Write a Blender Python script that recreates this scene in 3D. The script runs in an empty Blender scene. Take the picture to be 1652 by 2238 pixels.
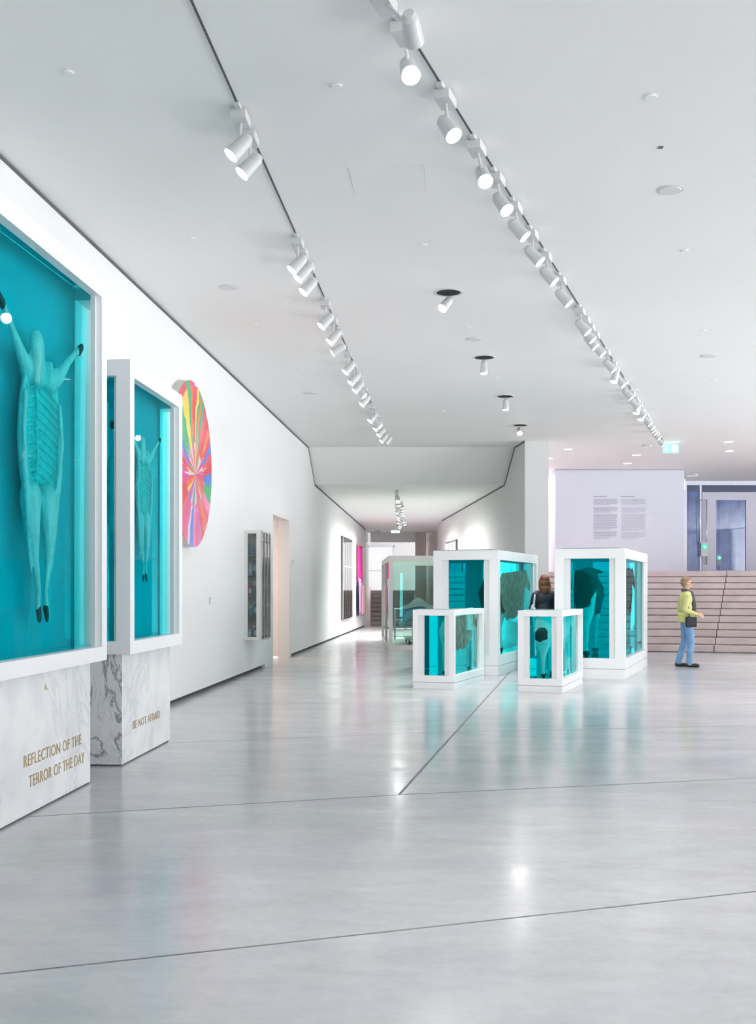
import bpy, bmesh, math, random
from mathutils import Vector, Matrix, Euler
random.seed(7)
sc = bpy.context.scene
C = sc.collection
R = math.radians
# ------------------------------------------------------------------ camera, world, exposure
FPX, CX, HY, EYE = 2400.0, 826.0, 1287.0, 1.44
cam_d = bpy.data.cameras.new('camera'); cam = bpy.data.objects.new('camera', cam_d); C.objects.link(cam)
cam.location = (0, 0, EYE); cam.rotation_euler = (R(90), 0, 0)
cam_d.sensor_fit = 'VERTICAL'; cam_d.sensor_height = 36; cam_d.sensor_width = 36
cam_d.lens = FPX / 2238 * 36
cam_d.shift_y = (HY - 1119) / 2238
cam_d.clip_end = 300
sc.camera = cam
w = bpy.data.worlds.new('world'); sc.world = w; w.use_nodes = True
bg = w.node_tree.nodes['Background']; bg.inputs[1].default_value = 1.0
_tc = w.node_tree.nodes.new('ShaderNodeTexCoord'); _sx = w.node_tree.nodes.new('ShaderNodeSeparateXYZ'); _rp = w.node_tree.nodes.new('ShaderNodeValToRGB')
w.node_tree.links.new(_tc.outputs['Generated'], _sx.inputs[0])
_mr = w.node_tree.nodes.new('ShaderNodeMapRange'); _mr.inputs[1].default_value = -0.15; _mr.inputs[2].default_value = 0.10
w.node_tree.links.new(_sx.outputs[2], _mr.inputs[0]); w.node_tree.links.new(_mr.outputs[0], _rp.inputs[0]); w.node_tree.links.new(_rp.outputs[0], bg.inputs[0])
GROUND_FILL, SKY = 7.9, 1.3                                  # ground glow added below the horizon to brighten the ceiling, overcast sky above
_rp.color_ramp.elements[0].color = (0.97 * GROUND_FILL, 0.985 * GROUND_FILL, 1.0 * GROUND_FILL, 1); _rp.color_ramp.elements[1].color = (0.95 * SKY, 0.975 * SKY, 1.0 * SKY, 1)
sc.view_settings.view_transform = 'Standard'; sc.view_settings.look = 'None'
sc.view_settings.gamma = 1; sc.view_settings.use_curve_mapping = False
sc.view_settings.exposure = 0.96
cy = sc.cycles
cy.max_bounces = 14; cy.transmission_bounces = 12; cy.transparent_max_bounces = 12; cy.diffuse_bounces = 6; cy.glossy_bounces = 6; cy.volume_bounces = 2
cy.sample_clamp_indirect = 6.0
H_MAIN, H_LOW0, H_LOW1 = 4.80, 4.03, 3.70
SPOT_W = 11.0

def portal(loc, rot, sx, sy):
    d = bpy.data.lights.new('daylight_portal', 'AREA'); d.shape = 'RECTANGLE'; d.size = sx; d.size_y = sy
    d.cycles.is_portal = True
    o = bpy.data.objects.new('daylight_portal', d); C.objects.link(o); o.location = loc; o.rotation_euler = rot
portal((14, -6.4, 2.4), (R(90), 0, R(0)), 12, 4.8)          # added glazed end behind the camera
portal((19.9, 16.5, 2.4), (R(90), 0, R(90)), 19, 4.8)        # added glazed side at the right

def area_lamp(name, loc, rot, sx, sy, power, col=(1, 1, 1)):
    d = bpy.data.lights.new(name, 'AREA'); d.shape = 'RECTANGLE'; d.size = sx; d.size_y = sy; d.energy = power; d.color = col
    o = bpy.data.objects.new(name, d); C.objects.link(o); o.location = loc; o.rotation_euler = rot
    return o

# ------------------------------------------------------------------ helpers
def at_h(px, py, z):
    """the point of a horizontal plane at height z that the photo shows at pixel px, py"""
    Y = (z - EYE) * FPX / (HY - py)
    return Vector(((px - CX) * Y / FPX, Y, z))

WS = 0.0725
WANG = -math.atan(WS)
def wall_x(Y): return -3.534 + WS * Y
def wall_y(px):
    """distance along the hall of a point of the left wall seen at pixel column px"""
    return 3.534 / (WS - (px - CX) / FPX)

def tag(o, label=None, cat=None, group=None, kind=None):
    if label: o['label'] = label
    if cat: o['category'] = cat
    if group: o['group'] = group
    if kind: o['kind'] = kind
    return o

def empty(name, loc=(0, 0, 0), rz=0.0, label=None, cat=None, group=None):
    o = bpy.data.objects.new(name, None); C.objects.link(o); o.location = loc; o.rotation_euler = (0, 0, rz)
    o.empty_display_size = 0.1
    return tag(o, label, cat, group)

def obj(name, bm, mats, parent=None, smooth=False, loc=None, rot=None):
    me = bpy.data.meshes.new(name)
    if isinstance(bm, bpy.types.Mesh): me = bm
    else:
        bmesh.ops.recalc_face_normals(bm, faces=bm.faces[:])
        bm.to_mesh(me); bm.free()
    if not isinstance(mats, (list, tuple)): mats = [mats]
    if len(me.materials) == 0:
        for m in mats: me.materials.append(m)
    if smooth:
        for p in me.polygons: p.use_smooth = True
    o = bpy.data.objects.new(name, me); C.objects.link(o)
    if parent: o.parent = parent
    if loc is not None: o.location = loc
    if rot is not None: o.rotation_euler = rot
    return o

def box(bm, x0, x1, y0, y1, z0, z1, M=None, mi=0):
    vs = [bm.verts.new(Vector((x, y, z)) if M is None else M @ Vector((x, y, z))) for z in (z0, z1) for y in (y0, y1) for x in (x0, x1)]
    for f in ((0, 2, 3, 1), (4, 5, 7, 6), (0, 1, 5, 4), (2, 6, 7, 3), (0, 4, 6, 2), (1, 3, 7, 5)):
        fc = bm.faces.new([vs[i] for i in f]); fc.material_index = mi
    return bm
def B(*a, **k): return box(bmesh.new(), *a, **k)

def prism(bm, pts, z0, z1, mi=0):
    """vertical prism; z0/z1 numbers or lists per point"""
    n = len(pts)
    a = [bm.verts.new((p[0], p[1], z0[i] if isinstance(z0, (list, tuple)) else z0)) for i, p in enumerate(pts)]
    b = [bm.verts.new((p[0], p[1], z1[i] if isinstance(z1, (list, tuple)) else z1)) for i, p in enumerate(pts)]
    bm.faces.new(a[::-1]); bm.faces.new(b)
    for i in range(n): bm.faces.new((a[i], a[(i + 1) % n], b[(i + 1) % n], b[i]))
    return bm

def frame_of(d):
    d = Vector(d).normalized()
    u = d.orthogonal().normalized(); v = d.cross(u)
    return d, u, v

def cap(bm, p0, p1, r0, r1, seg=12, hs=4):
    p0, p1 = Vector(p0), Vector(p1)
    if (p1 - p0).length < 1e-6: p1 = p0 + Vector((0, 0, 1e-4))
    d, u, v = frame_of(p1 - p0)
    rings = []
    for i in range(1, hs + 1):
        a = -math.pi / 2 + math.pi / 2 * i / hs
        rings.append((p0 + d * r0 * math.sin(a), r0 * math.cos(a)))
    for i in range(0, hs):
        a = math.pi / 2 * i / hs
        rings.append((p1 + d * r1 * math.sin(a), r1 * math.cos(a)))
    vr = []
    for c, r in rings:
        vr.append([bm.verts.new(c + (u * math.cos(2 * math.pi * k / seg) + v * math.sin(2 * math.pi * k / seg)) * r) for k in range(seg)])
    s = bm.verts.new(p0 - d * r0); e = bm.verts.new(p1 + d * r1)
    for k in range(seg):
        bm.faces.new((s, vr[0][(k + 1) % seg], vr[0][k]))
        bm.faces.new((e, vr[-1][k], vr[-1][(k + 1) % seg]))
        for i in range(len(vr) - 1):
            bm.faces.new((vr[i][k], vr[i][(k + 1) % seg], vr[i + 1][(k + 1) % seg], vr[i + 1][k]))
    return bm

def chain(bm, pts, seg=12):
    for (a, ra), (b, rb) in zip(pts, pts[1:]): cap(bm, a, b, ra, rb, seg)
    return bm

def ell(bm, c, r, rot=(0, 0, 0), seg=16):
    M = Matrix.Translation(Vector(c)) @ Euler(rot).to_matrix().to_4x4() @ Matrix.Diagonal((r[0], r[1], r[2], 1))
    bmesh.ops.create_uvsphere(bm, u_segments=seg, v_segments=max(6, seg // 2 + 2), radius=1, matrix=M)
    return bm

def cyl(bm, p0, p1, r0, r1=None, seg=20, caps=True, mi=0):
    r1 = r0 if r1 is None else r1
    p0, p1 = Vector(p0), Vector(p1); d, u, v = frame_of(p1 - p0)
    a = [bm.verts.new(p0 + (u * math.cos(2 * math.pi * k / seg) + v * math.sin(2 * math.pi * k / seg)) * r0) for k in range(seg)]
    b = [bm.verts.new(p1 + (u * math.cos(2 * math.pi * k / seg) + v * math.sin(2 * math.pi * k / seg)) * r1) for k in range(seg)]
    fs = [bm.faces.new((a[k], a[(k + 1) % seg], b[(k + 1) % seg], b[k])) for k in range(seg)]
    if caps: fs += [bm.faces.new(a[::-1]), bm.faces.new(b)]
    for f in fs: f.material_index = mi
    return bm

def organic_mesh(bm, voxel, smooth=3, cut=None):
    """melt the closed pieces of bm into one continuous surface; cut = (axis point, normal) leaves the side the normal points away from"""
    bmesh.ops.recalc_face_normals(bm, faces=bm.faces[:])
    me = bpy.data.meshes.new('tmp'); bm.to_mesh(me); bm.free()
    o = bpy.data.objects.new('tmp', me); C.objects.link(o)
    m = o.modifiers.new('r', 'REMESH'); m.mode = 'VOXEL'; m.voxel_size = voxel; m.use_smooth_shade = True
    if smooth:
        s = o.modifiers.new('s', 'SMOOTH'); s.factor = 0.5; s.iterations = smooth
    dg = bpy.context.evaluated_depsgraph_get(); dg.update()
    new = bpy.data.meshes.new_from_object(o.evaluated_get(dg), depsgraph=dg)
    bpy.data.objects.remove(o); bpy.data.meshes.remove(me)
    for p in new.polygons: p.use_smooth = True
    if cut:
        b = bmesh.new(); b.from_mesh(new)
        r = bmesh.ops.bisect_plane(b, geom=b.verts[:] + b.edges[:] + b.faces[:], plane_co=cut[0], plane_no=cut[1], clear_outer=True)
        ed = [e for e in r['geom_cut'] if isinstance(e, bmesh.types.BMEdge)]
        f = bmesh.ops.holes_fill(b, edges=ed, sides=0)
        for fc in f['faces']: fc.material_index = 1; fc.smooth = False
        b.to_mesh(new); b.free()
    return new

# ------------------------------------------------------------------ materials
def mat(name, col, rough=0.5, metal=0.0, noise=0.0, nscale=6.0, bump=0.0, bscale=60.0, emit=None, estr=0.0, spec=0.5, coat=0.0):
    m = bpy.data.materials.new(name); m.use_nodes = True
    nt = m.node_tree; p = nt.nodes['Principled BSDF']
    p.inputs['Base Color'].default_value = (*col, 1); p.inputs['Roughness'].default_value = rough; p.inputs['Metallic'].default_value = metal
    p.inputs['Specular IOR Level'].default_value = spec
    p.inputs['Coat Weight'].default_value = coat
    tc = nt.nodes.new('ShaderNodeTexCoord')
    if noise > 0:
        n = nt.nodes.new('ShaderNodeTexNoise'); n.inputs['Scale'].default_value = nscale; n.inputs['Detail'].default_value = 6
        nt.links.new(tc.outputs['Object'], n.inputs['Vector'])
        r = nt.nodes.new('ShaderNodeValToRGB')
        r.color_ramp.elements[0].position = 0.3; r.color_ramp.elements[1].position = 0.7
        r.color_ramp.elements[0].color = (*[c * (1 - noise) for c in col], 1); r.color_ramp.elements[1].color = (*[min(1, c * (1 + noise)) for c in col], 1)
        nt.links.new(n.outputs['Fac'], r.inputs['Fac']); nt.links.new(r.outputs['Color'], p.inputs['Base Color'])
    if bump > 0:
        n2 = nt.nodes.new('ShaderNodeTexNoise'); n2.inputs['Scale'].default_value = bscale; n2.inputs['Detail'].default_value = 4
        nt.links.new(tc.outputs['Object'], n2.inputs['Vector'])
        b = nt.nodes.new('ShaderNodeBump'); b.inputs['Strength'].default_value = bump; b.inputs['Distance'].default_value = 0.01
        nt.links.new(n2.outputs['Fac'], b.inputs['Height']); nt.links.new(b.outputs['Normal'], p.inputs['Normal'])
    if emit:
        p.inputs['Emission Color'].default_value = (*emit, 1); p.inputs['Emission Strength'].default_value = estr
    return m

def thin_glass(name, tint=(0.93, 0.97, 0.96), refl=1.0):
    m = bpy.data.materials.new(name); m.use_nodes = True; nt = m.node_tree
    nt.nodes.remove(nt.nodes['Principled BSDF']); out = nt.nodes['Material Output']
    t = nt.nodes.new('ShaderNodeBsdfTransparent'); t.inputs[0].default_value = (*tint, 1)
    g = nt.nodes.new('ShaderNodeBsdfGlossy'); g.inputs['Roughness'].default_value = 0.0; g.inputs[0].default_value = (refl, refl, refl, 1)
    f = nt.nodes.new('ShaderNodeFresnel'); f.inputs[0].default_value = 1.5
    mx = nt.nodes.new('ShaderNodeMixShader')
    nt.links.new(f.outputs[0], mx.inputs[0]); nt.links.new(t.outputs[0], mx.inputs[1]); nt.links.new(g.outputs[0], mx.inputs[2])
    nt.links.new(mx.outputs[0], out.inputs[0])
    return m

def liquid(name, absorb, density, ior=1.34):
    m = bpy.data.materials.new(name); m.use_nodes = True; nt = m.node_tree
    nt.nodes.remove(nt.nodes['Principled BSDF']); out = nt.nodes['Material Output']
    r = nt.nodes.new('ShaderNodeBsdfRefraction'); r.inputs['IOR'].default_value = ior; r.inputs['Roughness'].default_value = 0
    g = nt.nodes.new('ShaderNodeBsdfGlossy'); g.inputs['Roughness'].default_value = 0; g.inputs[0].default_value = (1, 1, 1, 1)
    f = nt.nodes.new('ShaderNodeFresnel'); f.inputs[0].default_value = ior
    pw = nt.nodes.new('ShaderNodeMath'); pw.operation = 'POWER'; pw.inputs[1].default_value = 2.0     # anti-reflective museum glass
    mx = nt.nodes.new('ShaderNodeMixShader')
    nt.links.new(f.outputs[0], pw.inputs[0]); nt.links.new(pw.outputs[0], mx.inputs[0]); nt.links.new(r.outputs[0], mx.inputs[1]); nt.links.new(g.outputs[0], mx.inputs[2]); nt.links.new(mx.outputs[0], out.inputs[0])
    v = nt.nodes.new('ShaderNodeVolumeAbsorption'); v.inputs['Color'].default_value = (*absorb, 1); v.inputs['Density'].default_value = density
    sc_ = nt.nodes.new('ShaderNodeVolumeScatter'); sc_.inputs['Color'].default_value = (0.05, 0.98, 1, 1); sc_.inputs['Density'].default_value = 0.12     # faint milkiness
    ad = nt.nodes.new('ShaderNodeAddShader'); nt.links.new(v.outputs[0], ad.inputs[0]); nt.links.new(sc_.outputs[0], ad.inputs[1]); nt.links.new(ad.outputs[0], out.inputs['Volume'])
    return m

M_wall = mat('white_wall_paint', (0.76, 0.76, 0.76), 0.75, noise=0.012, nscale=0.6)
M_ceil = mat('white_ceiling_paint', (0.90, 0.90, 0.89), 0.7, noise=0.012, nscale=0.5)
M_lav = mat('lilac_light_wall_paint', (0.59, 0.61, 0.69), 0.75, noise=0.01)  # lilac cast of coloured lamps and daylight put into the wall colour
M_warm = mat('warm_white_reveal_paint', (0.85, 0.80, 0.77), 0.7, noise=0.01)
M_pinkw = mat('pale_pink_wall_paint', (0.84, 0.74, 0.73), 0.7, noise=0.01)
M_taupe = mat('taupe_pillar_paint', (0.50, 0.43, 0.42), 0.7, noise=0.02)
M_block = mat('light_grey_wall_paint', (0.66, 0.665, 0.66), 0.75, noise=0.012, nscale=0.6)
M_gap = mat('dark_shadow_gap', (0.10, 0.10, 0.11), 0.7, noise=0.1)
M_joint = mat('dark_floor_joint', (0.16, 0.16, 0.18), 0.6, noise=0.2, nscale=3)
M_lac = mat('white_lacquered_steel', (0.88, 0.885, 0.895), 0.35, noise=0.008, nscale=2)
M_backp = mat('blue_grey_back_panel', (0.50, 0.56, 0.62), 0.5, noise=0.02)
M_lac2 = mat('grey_white_inner_steel', (0.78, 0.80, 0.80), 0.4, noise=0.01)
M_spot = mat('white_lamp_housing', (0.62, 0.625, 0.63), 0.4, noise=0.01)
M_lens = mat('glowing_lamp_lens', (1, 1, 1), 0.4, emit=(1, 0.985, 0.96), estr=7)
M_lensoff = mat('unlit_lamp_lens', (0.8, 0.8, 0.8), 0.2, noise=0.02)
M_dark = mat('black_recess', (0.012, 0.012, 0.015), 0.8, noise=0.2)
M_greyp = mat('pale_grey_plastic', (0.66, 0.67, 0.67), 0.5, noise=0.02)
M_disc = mat('ceiling_fitting_white', (0.74, 0.745, 0.75), 0.6, noise=0.02)
M_teal = liquid('turquoise_liquid', (0.0, 0.983, 0.994), 5.0)
M_teal2 = liquid('deep_turquoise_liquid', (0.0, 0.945, 0.965), 6.0)
M_glass = thin_glass('clear_glass', (0.90, 0.96, 0.94))
M_glass_g = thin_glass('greenish_vitrine_glass', (0.84, 0.93, 0.90), 1.0)
M_steel = mat('brushed_steel', (0.62, 0.62, 0.63), 0.28, 1.0, noise=0.03, nscale=20)
M_mirror = mat('polished_mirror_panel', (0.85, 0.83, 0.82), 0.04, 1.0, noise=0.02, nscale=3)
M_black = mat('black_plastic', (0.02, 0.02, 0.025), 0.5, noise=0.2)
M_cream = mat('cream_lacquered_steel', (0.74, 0.73, 0.69), 0.4, noise=0.015)
M_flesh = mat('flayed_flesh', (0.95, 0.95, 0.90), 0.5, noise=0.10, nscale=14, bump=0.9, bscale=38)
M_hoof = mat('dark_hoof', (0.07, 0.06, 0.06), 0.5, noise=0.2, nscale=20)
M_cutf = mat('cut_flesh_section', (0.55, 0.47, 0.38), 0.6, noise=0.45, nscale=9, bump=0.8, bscale=25)
M_gold = mat('gilded_engraving', (0.42, 0.29, 0.12), 0.45, 0.3, noise=0.15, nscale=40)
M_green = mat('green_exit_lightbox', (0.05, 0.6, 0.42), 0.4, emit=(0.22, 0.85, 0.66), estr=0.9)
M_white_e = mat('lit_white_symbol', (1, 1, 1), 0.4, emit=(1, 1, 1), estr=1.6)
M_disc_g = mat('deep_green_lit_disc', (0.0, 0.35, 0.22), 0.4, emit=(0.0, 0.42, 0.24), estr=0.8)
M_print = mat('grey_vinyl_lettering', (0.24, 0.24, 0.32), 0.6, noise=0.05)
M_print2 = mat('pale_grey_vinyl_lettering', (0.36, 0.36, 0.44), 0.6, noise=0.05)

def floor_mat():
    m = bpy.data.materials.new('polished_concrete'); m.use_nodes = True; nt = m.node_tree; L = nt.links
    p = nt.nodes['Principled BSDF']; tc = nt.nodes.new('ShaderNodeTexCoord')
    def noise(s, d, r=0.6, dist=0.0, stretch=None):
        n = nt.nodes.new('ShaderNodeTexNoise'); n.inputs['Scale'].default_value = s; n.inputs['Detail'].default_value = d
        n.inputs['Roughness'].default_value = r; n.inputs['Distortion'].default_value = dist
        if stretch:
            mp = nt.nodes.new('ShaderNodeMapping'); mp.inputs['Scale'].default_value = stretch; mp.inputs['Rotation'].default_value = (0, 0, R(12))
            L.new(tc.outputs['Object'], mp.inputs[0]); L.new(mp.outputs[0], n.inputs['Vector'])
        else: L.new(tc.outputs['Object'], n.inputs['Vector'])
        return n
    def ramp(n, stops):
        r = nt.nodes.new('ShaderNodeValToRGB'); e = r.color_ramp.elements
        e[0].position, e[0].color = stops[0][0], (*stops[0][1], 1); e[1].position, e[1].color = stops[-1][0], (*stops[-1][1], 1)
        for s in stops[1:-1]:
            x = e.new(s[0]); x.color = (*s[1], 1)
        L.new(n.outputs['Fac'], r.inputs['Fac']); return r
    a = ramp(noise(0.35, 5, 0.6, 0.6), [(0.28, (0.43, 0.495, 0.495)), (0.44, (0.485, 0.487, 0.493)), (0.56, (0.49, 0.488, 0.515)), (0.72, (0.52, 0.525, 0.522))])  # greenish tone puts teal light from the tanks into the concrete colour
    b = ramp(noise(1.6, 9, 0.68, 0.5, (0.7, 1.6, 1)), [(0.3, (0.88, 0.88, 0.89)), (0.7, (1.08, 1.08, 1.08))])
    c = ramp(noise(14, 8, 0.7), [(0.3, (0.95, 0.95, 0.95)), (0.7, (1.05, 1.05, 1.05))])
    m1 = nt.nodes.new('ShaderNodeMix'); m1.data_type = 'RGBA'; m1.blend_type = 'MULTIPLY'; m1.inputs[0].default_value = 1
    L.new(a.outputs[0], m1.inputs[6]); L.new(b.outputs[0], m1.inputs[7])
    m2 = nt.nodes.new('ShaderNodeMix'); m2.data_type = 'RGBA'; m2.blend_type = 'MULTIPLY'; m2.inputs[0].default_value = 1
    L.new(m1.outputs[2], m2.inputs[6]); L.new(c.outputs[0], m2.inputs[7]); L.new(m2.outputs[2], p.inputs['Base Color'])
    rr = ramp(noise(0.9, 6, 0.65, 0.4, (0.6, 1.8, 1)), [(0.3, (0.13,) * 3), (0.7, (0.26,) * 3)])
    L.new(rr.outputs[0], p.inputs['Roughness']); p.inputs['Specular IOR Level'].default_value = 0.6
    bn = noise(2.2, 5, 0.6, 0.3, (1, 2.5, 1)); bp = nt.nodes.new('ShaderNodeBump'); bp.inputs['Strength'].default_value = 0.12; bp.inputs['Distance'].default_value = 0.01
    L.new(bn.outputs['Fac'], bp.inputs['Height']); L.new(bp.outputs['Normal'], p.inputs['Normal'])
    return m
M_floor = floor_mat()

def marble_mat():
    m = bpy.data.materials.new('white_veined_marble'); m.use_nodes = True; nt = m.node_tree; L = nt.links
    p = nt.nodes['Principled BSDF']; tc = nt.nodes.new('ShaderNodeTexCoord')
    geo = nt.nodes.new('ShaderNodeTexCoord')
    def vein(scale, width, dist, rot, st):
        mp = nt.nodes.new('ShaderNodeMapping'); mp.inputs['Rotation'].default_value = rot; mp.inputs['Scale'].default_value = st
        L.new(tc.outputs['Object'], mp.inputs[0])
        n = nt.nodes.new('ShaderNodeTexNoise'); n.inputs['Scale'].default_value = scale; n.inputs['Detail'].default_value = 7; n.inputs['Roughness'].default_value = 0.6; n.inputs['Distortion'].default_value = dist
        L.new(mp.outputs[0], n.inputs['Vector'])
        s = nt.nodes.new('ShaderNodeMath'); s.operation = 'SUBTRACT'; s.inputs[1].default_value = 0.5; L.new(n.outputs['Fac'], s.inputs[0])
        ab = nt.nodes.new('ShaderNodeMath'); ab.operation = 'ABSOLUTE'; L.new(s.outputs[0], ab.inputs[0])
        mr = nt.nodes.new('ShaderNodeMapRange'); mr.inputs[1].default_value = 0; mr.inputs[2].default_value = width; mr.inputs[3].default_value = 1; mr.inputs[4].default_value = 0
        L.new(ab.outputs[0], mr.inputs[0]); return mr
    v1 = vein(1.1, 0.020, 0.9, (0.3, 0.5, 0.2), (2.4, 1.0, 0.8)); v2 = vein(4.0, 0.012, 0.9, (0.1, 0.9, 0.4), (2.0, 0.8, 0.7))
    # strong veining where the saw met the vein band: heavy on the end face (facing -y), faint on the long face
    nrm = nt.nodes.new('ShaderNodeSeparateXYZ'); L.new(tc.outputs['Normal'], nrm.inputs[0])
    ng = nt.nodes.new('ShaderNodeMath'); ng.operation = 'MULTIPLY'; ng.inputs[1].default_value = -1; L.new(nrm.outputs[1], ng.inputs[0])
    mr = nt.nodes.new('ShaderNodeMapRange'); mr.inputs[1].default_value = 0.2; mr.inputs[2].default_value = 0.9; mr.inputs[3].default_value = 0.20; mr.inputs[4].default_value = 0.95
    L.new(ng.outputs[0], mr.inputs[0])
    v2s = nt.nodes.new('ShaderNodeMath'); v2s.operation = 'MULTIPLY'; v2s.inputs[1].default_value = 0.45; L.new(v2.outputs[0], v2s.inputs[0])
    mx = nt.nodes.new('ShaderNodeMath'); mx.operation = 'MAXIMUM'; L.new(v1.outputs[0], mx.inputs[0]); L.new(v2s.outputs[0], mx.inputs[1])
    ml = nt.nodes.new('ShaderNodeMath'); ml.operation = 'MULTIPLY'; L.new(mx.outputs[0], ml.inputs[0]); L.new(mr.outputs[0], ml.inputs[1])
    cl = nt.nodes.new('ShaderNodeTexNoise'); cl.inputs['Scale'].default_value = 2.5; cl.inputs['Detail'].default_value = 5; L.new(tc.outputs['Object'], cl.inputs['Vector'])
    cr = nt.nodes.new('ShaderNodeValToRGB'); cr.color_ramp.elements[0].color = (0.72, 0.735, 0.75, 1); cr.color_ramp.elements[1].color = (0.86, 0.865, 0.87, 1)
    cr.color_ramp.elements[0].position = 0.3; cr.color_ramp.elements[1].position = 0.6
    L.new(cl.outputs['Fac'], cr.inputs[0])
    mm = nt.nodes.new('ShaderNodeMix'); mm.data_type = 'RGBA'; L.new(ml.outputs[0], mm.inputs[0]); L.new(cr.outputs[0], mm.inputs[6]); mm.inputs[7].default_value = (0.22, 0.23, 0.26, 1)
    L.new(mm.outputs[2], p.inputs['Base Color']); p.inputs['Roughness'].default_value = 0.22
    return m
M_marble = marble_mat()

def patch_mat(name, dark, light, scale, thr, seed):
    m = bpy.data.materials.new(name); m.use_nodes = True; nt = m.node_tree; L = nt.links
    p = nt.nodes['Principled BSDF']; tc = nt.nodes.new('ShaderNodeTexCoord')
    mp = nt.nodes.new('ShaderNodeMapping'); mp.inputs['Location'].default_value = seed; L.new(tc.outputs['Object'], mp.inputs[0])
    n = nt.nodes.new('ShaderNodeTexNoise'); n.inputs['Scale'].default_value = scale; n.inputs['Detail'].default_value = 2; L.new(mp.outputs[0], n.inputs['Vector'])
    sx = nt.nodes.new('ShaderNodeSeparateXYZ'); L.new(tc.outputs['Object'], sx.inputs[0])
    ad = nt.nodes.new('ShaderNodeMath'); ad.operation = 'MULTIPLY_ADD'; ad.inputs[1].default_value = thr[1]; L.new(sx.outputs[2], ad.inputs[0]); L.new(n.outputs['Fac'], ad.inputs[2])
    r = nt.nodes.new('ShaderNodeValToRGB'); r.color_ramp.elements[0].position = thr[0]; r.color_ramp.elements[1].position = thr[0] + 0.015
    r.color_ramp.elements[0].color = (*light, 1); r.color_ramp.elements[1].color = (*dark, 1)
    L.new(ad.outputs[0], r.inputs[0]); L.new(r.outputs[0], p.inputs['Base Color']); p.inputs['Roughness'].default_value = 0.7
    b = nt.nodes.new('ShaderNodeBump'); b.inputs['Strength'].default_value = 0.4; b.inputs['Distance'].default_value = 0.008
    n2 = nt.nodes.new('ShaderNodeTexNoise'); n2.inputs['Scale'].default_value = 60; L.new(tc.outputs['Object'], n2.inputs['Vector']); L.new(n2.outputs['Fac'], b.inputs['Height']); L.new(b.outputs['Normal'], p.inputs['Normal'])
    return m
M_cowhide = patch_mat('black_and_white_hide', (0.03, 0.025, 0.025), (0.82, 0.80, 0.76), 1.2, (0.87, 0.5), (3, 1, 0))
def calf_mat():
    m = patch_mat('white_hide_with_dark_patch', (0.08, 0.06, 0.055), (0.90, 0.89, 0.86), 2.6, (0.9, 0.0), (0, 0, 0)); nt = m.node_tree; L = nt.links
    p = nt.nodes['Principled BSDF']; tc = nt.nodes.new('ShaderNodeTexCoord')
    ds = nt.nodes.new('ShaderNodeVectorMath'); ds.operation = 'DISTANCE'; ds.inputs[1].default_value = (.09, .02, .585); L.new(tc.outputs['Object'], ds.inputs[0])
    n = nt.nodes.new('ShaderNodeTexNoise'); n.inputs['Scale'].default_value = 14; L.new(tc.outputs['Object'], n.inputs['Vector'])
    ma = nt.nodes.new('ShaderNodeMath'); ma.operation = 'MULTIPLY_ADD'; ma.inputs[1].default_value = .09; L.new(n.outputs['Fac'], ma.inputs[0]); L.new(ds.outputs['Value'], ma.inputs[2])
    lt = nt.nodes.new('ShaderNodeMath'); lt.operation = 'LESS_THAN'; lt.inputs[1].default_value = .155; L.new(ma.outputs[0], lt.inputs[0])
    mx = nt.nodes.new('ShaderNodeMix'); mx.data_type = 'RGBA'; mx.inputs[6].default_value = (0.90, 0.89, 0.86, 1); mx.inputs[7].default_value = (0.08, 0.06, 0.055, 1)
    L.new(lt.outputs[0], mx.inputs[0]); L.new(mx.outputs[2], p.inputs['Base Color'])
    return m
M_calfhide = calf_mat()

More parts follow.
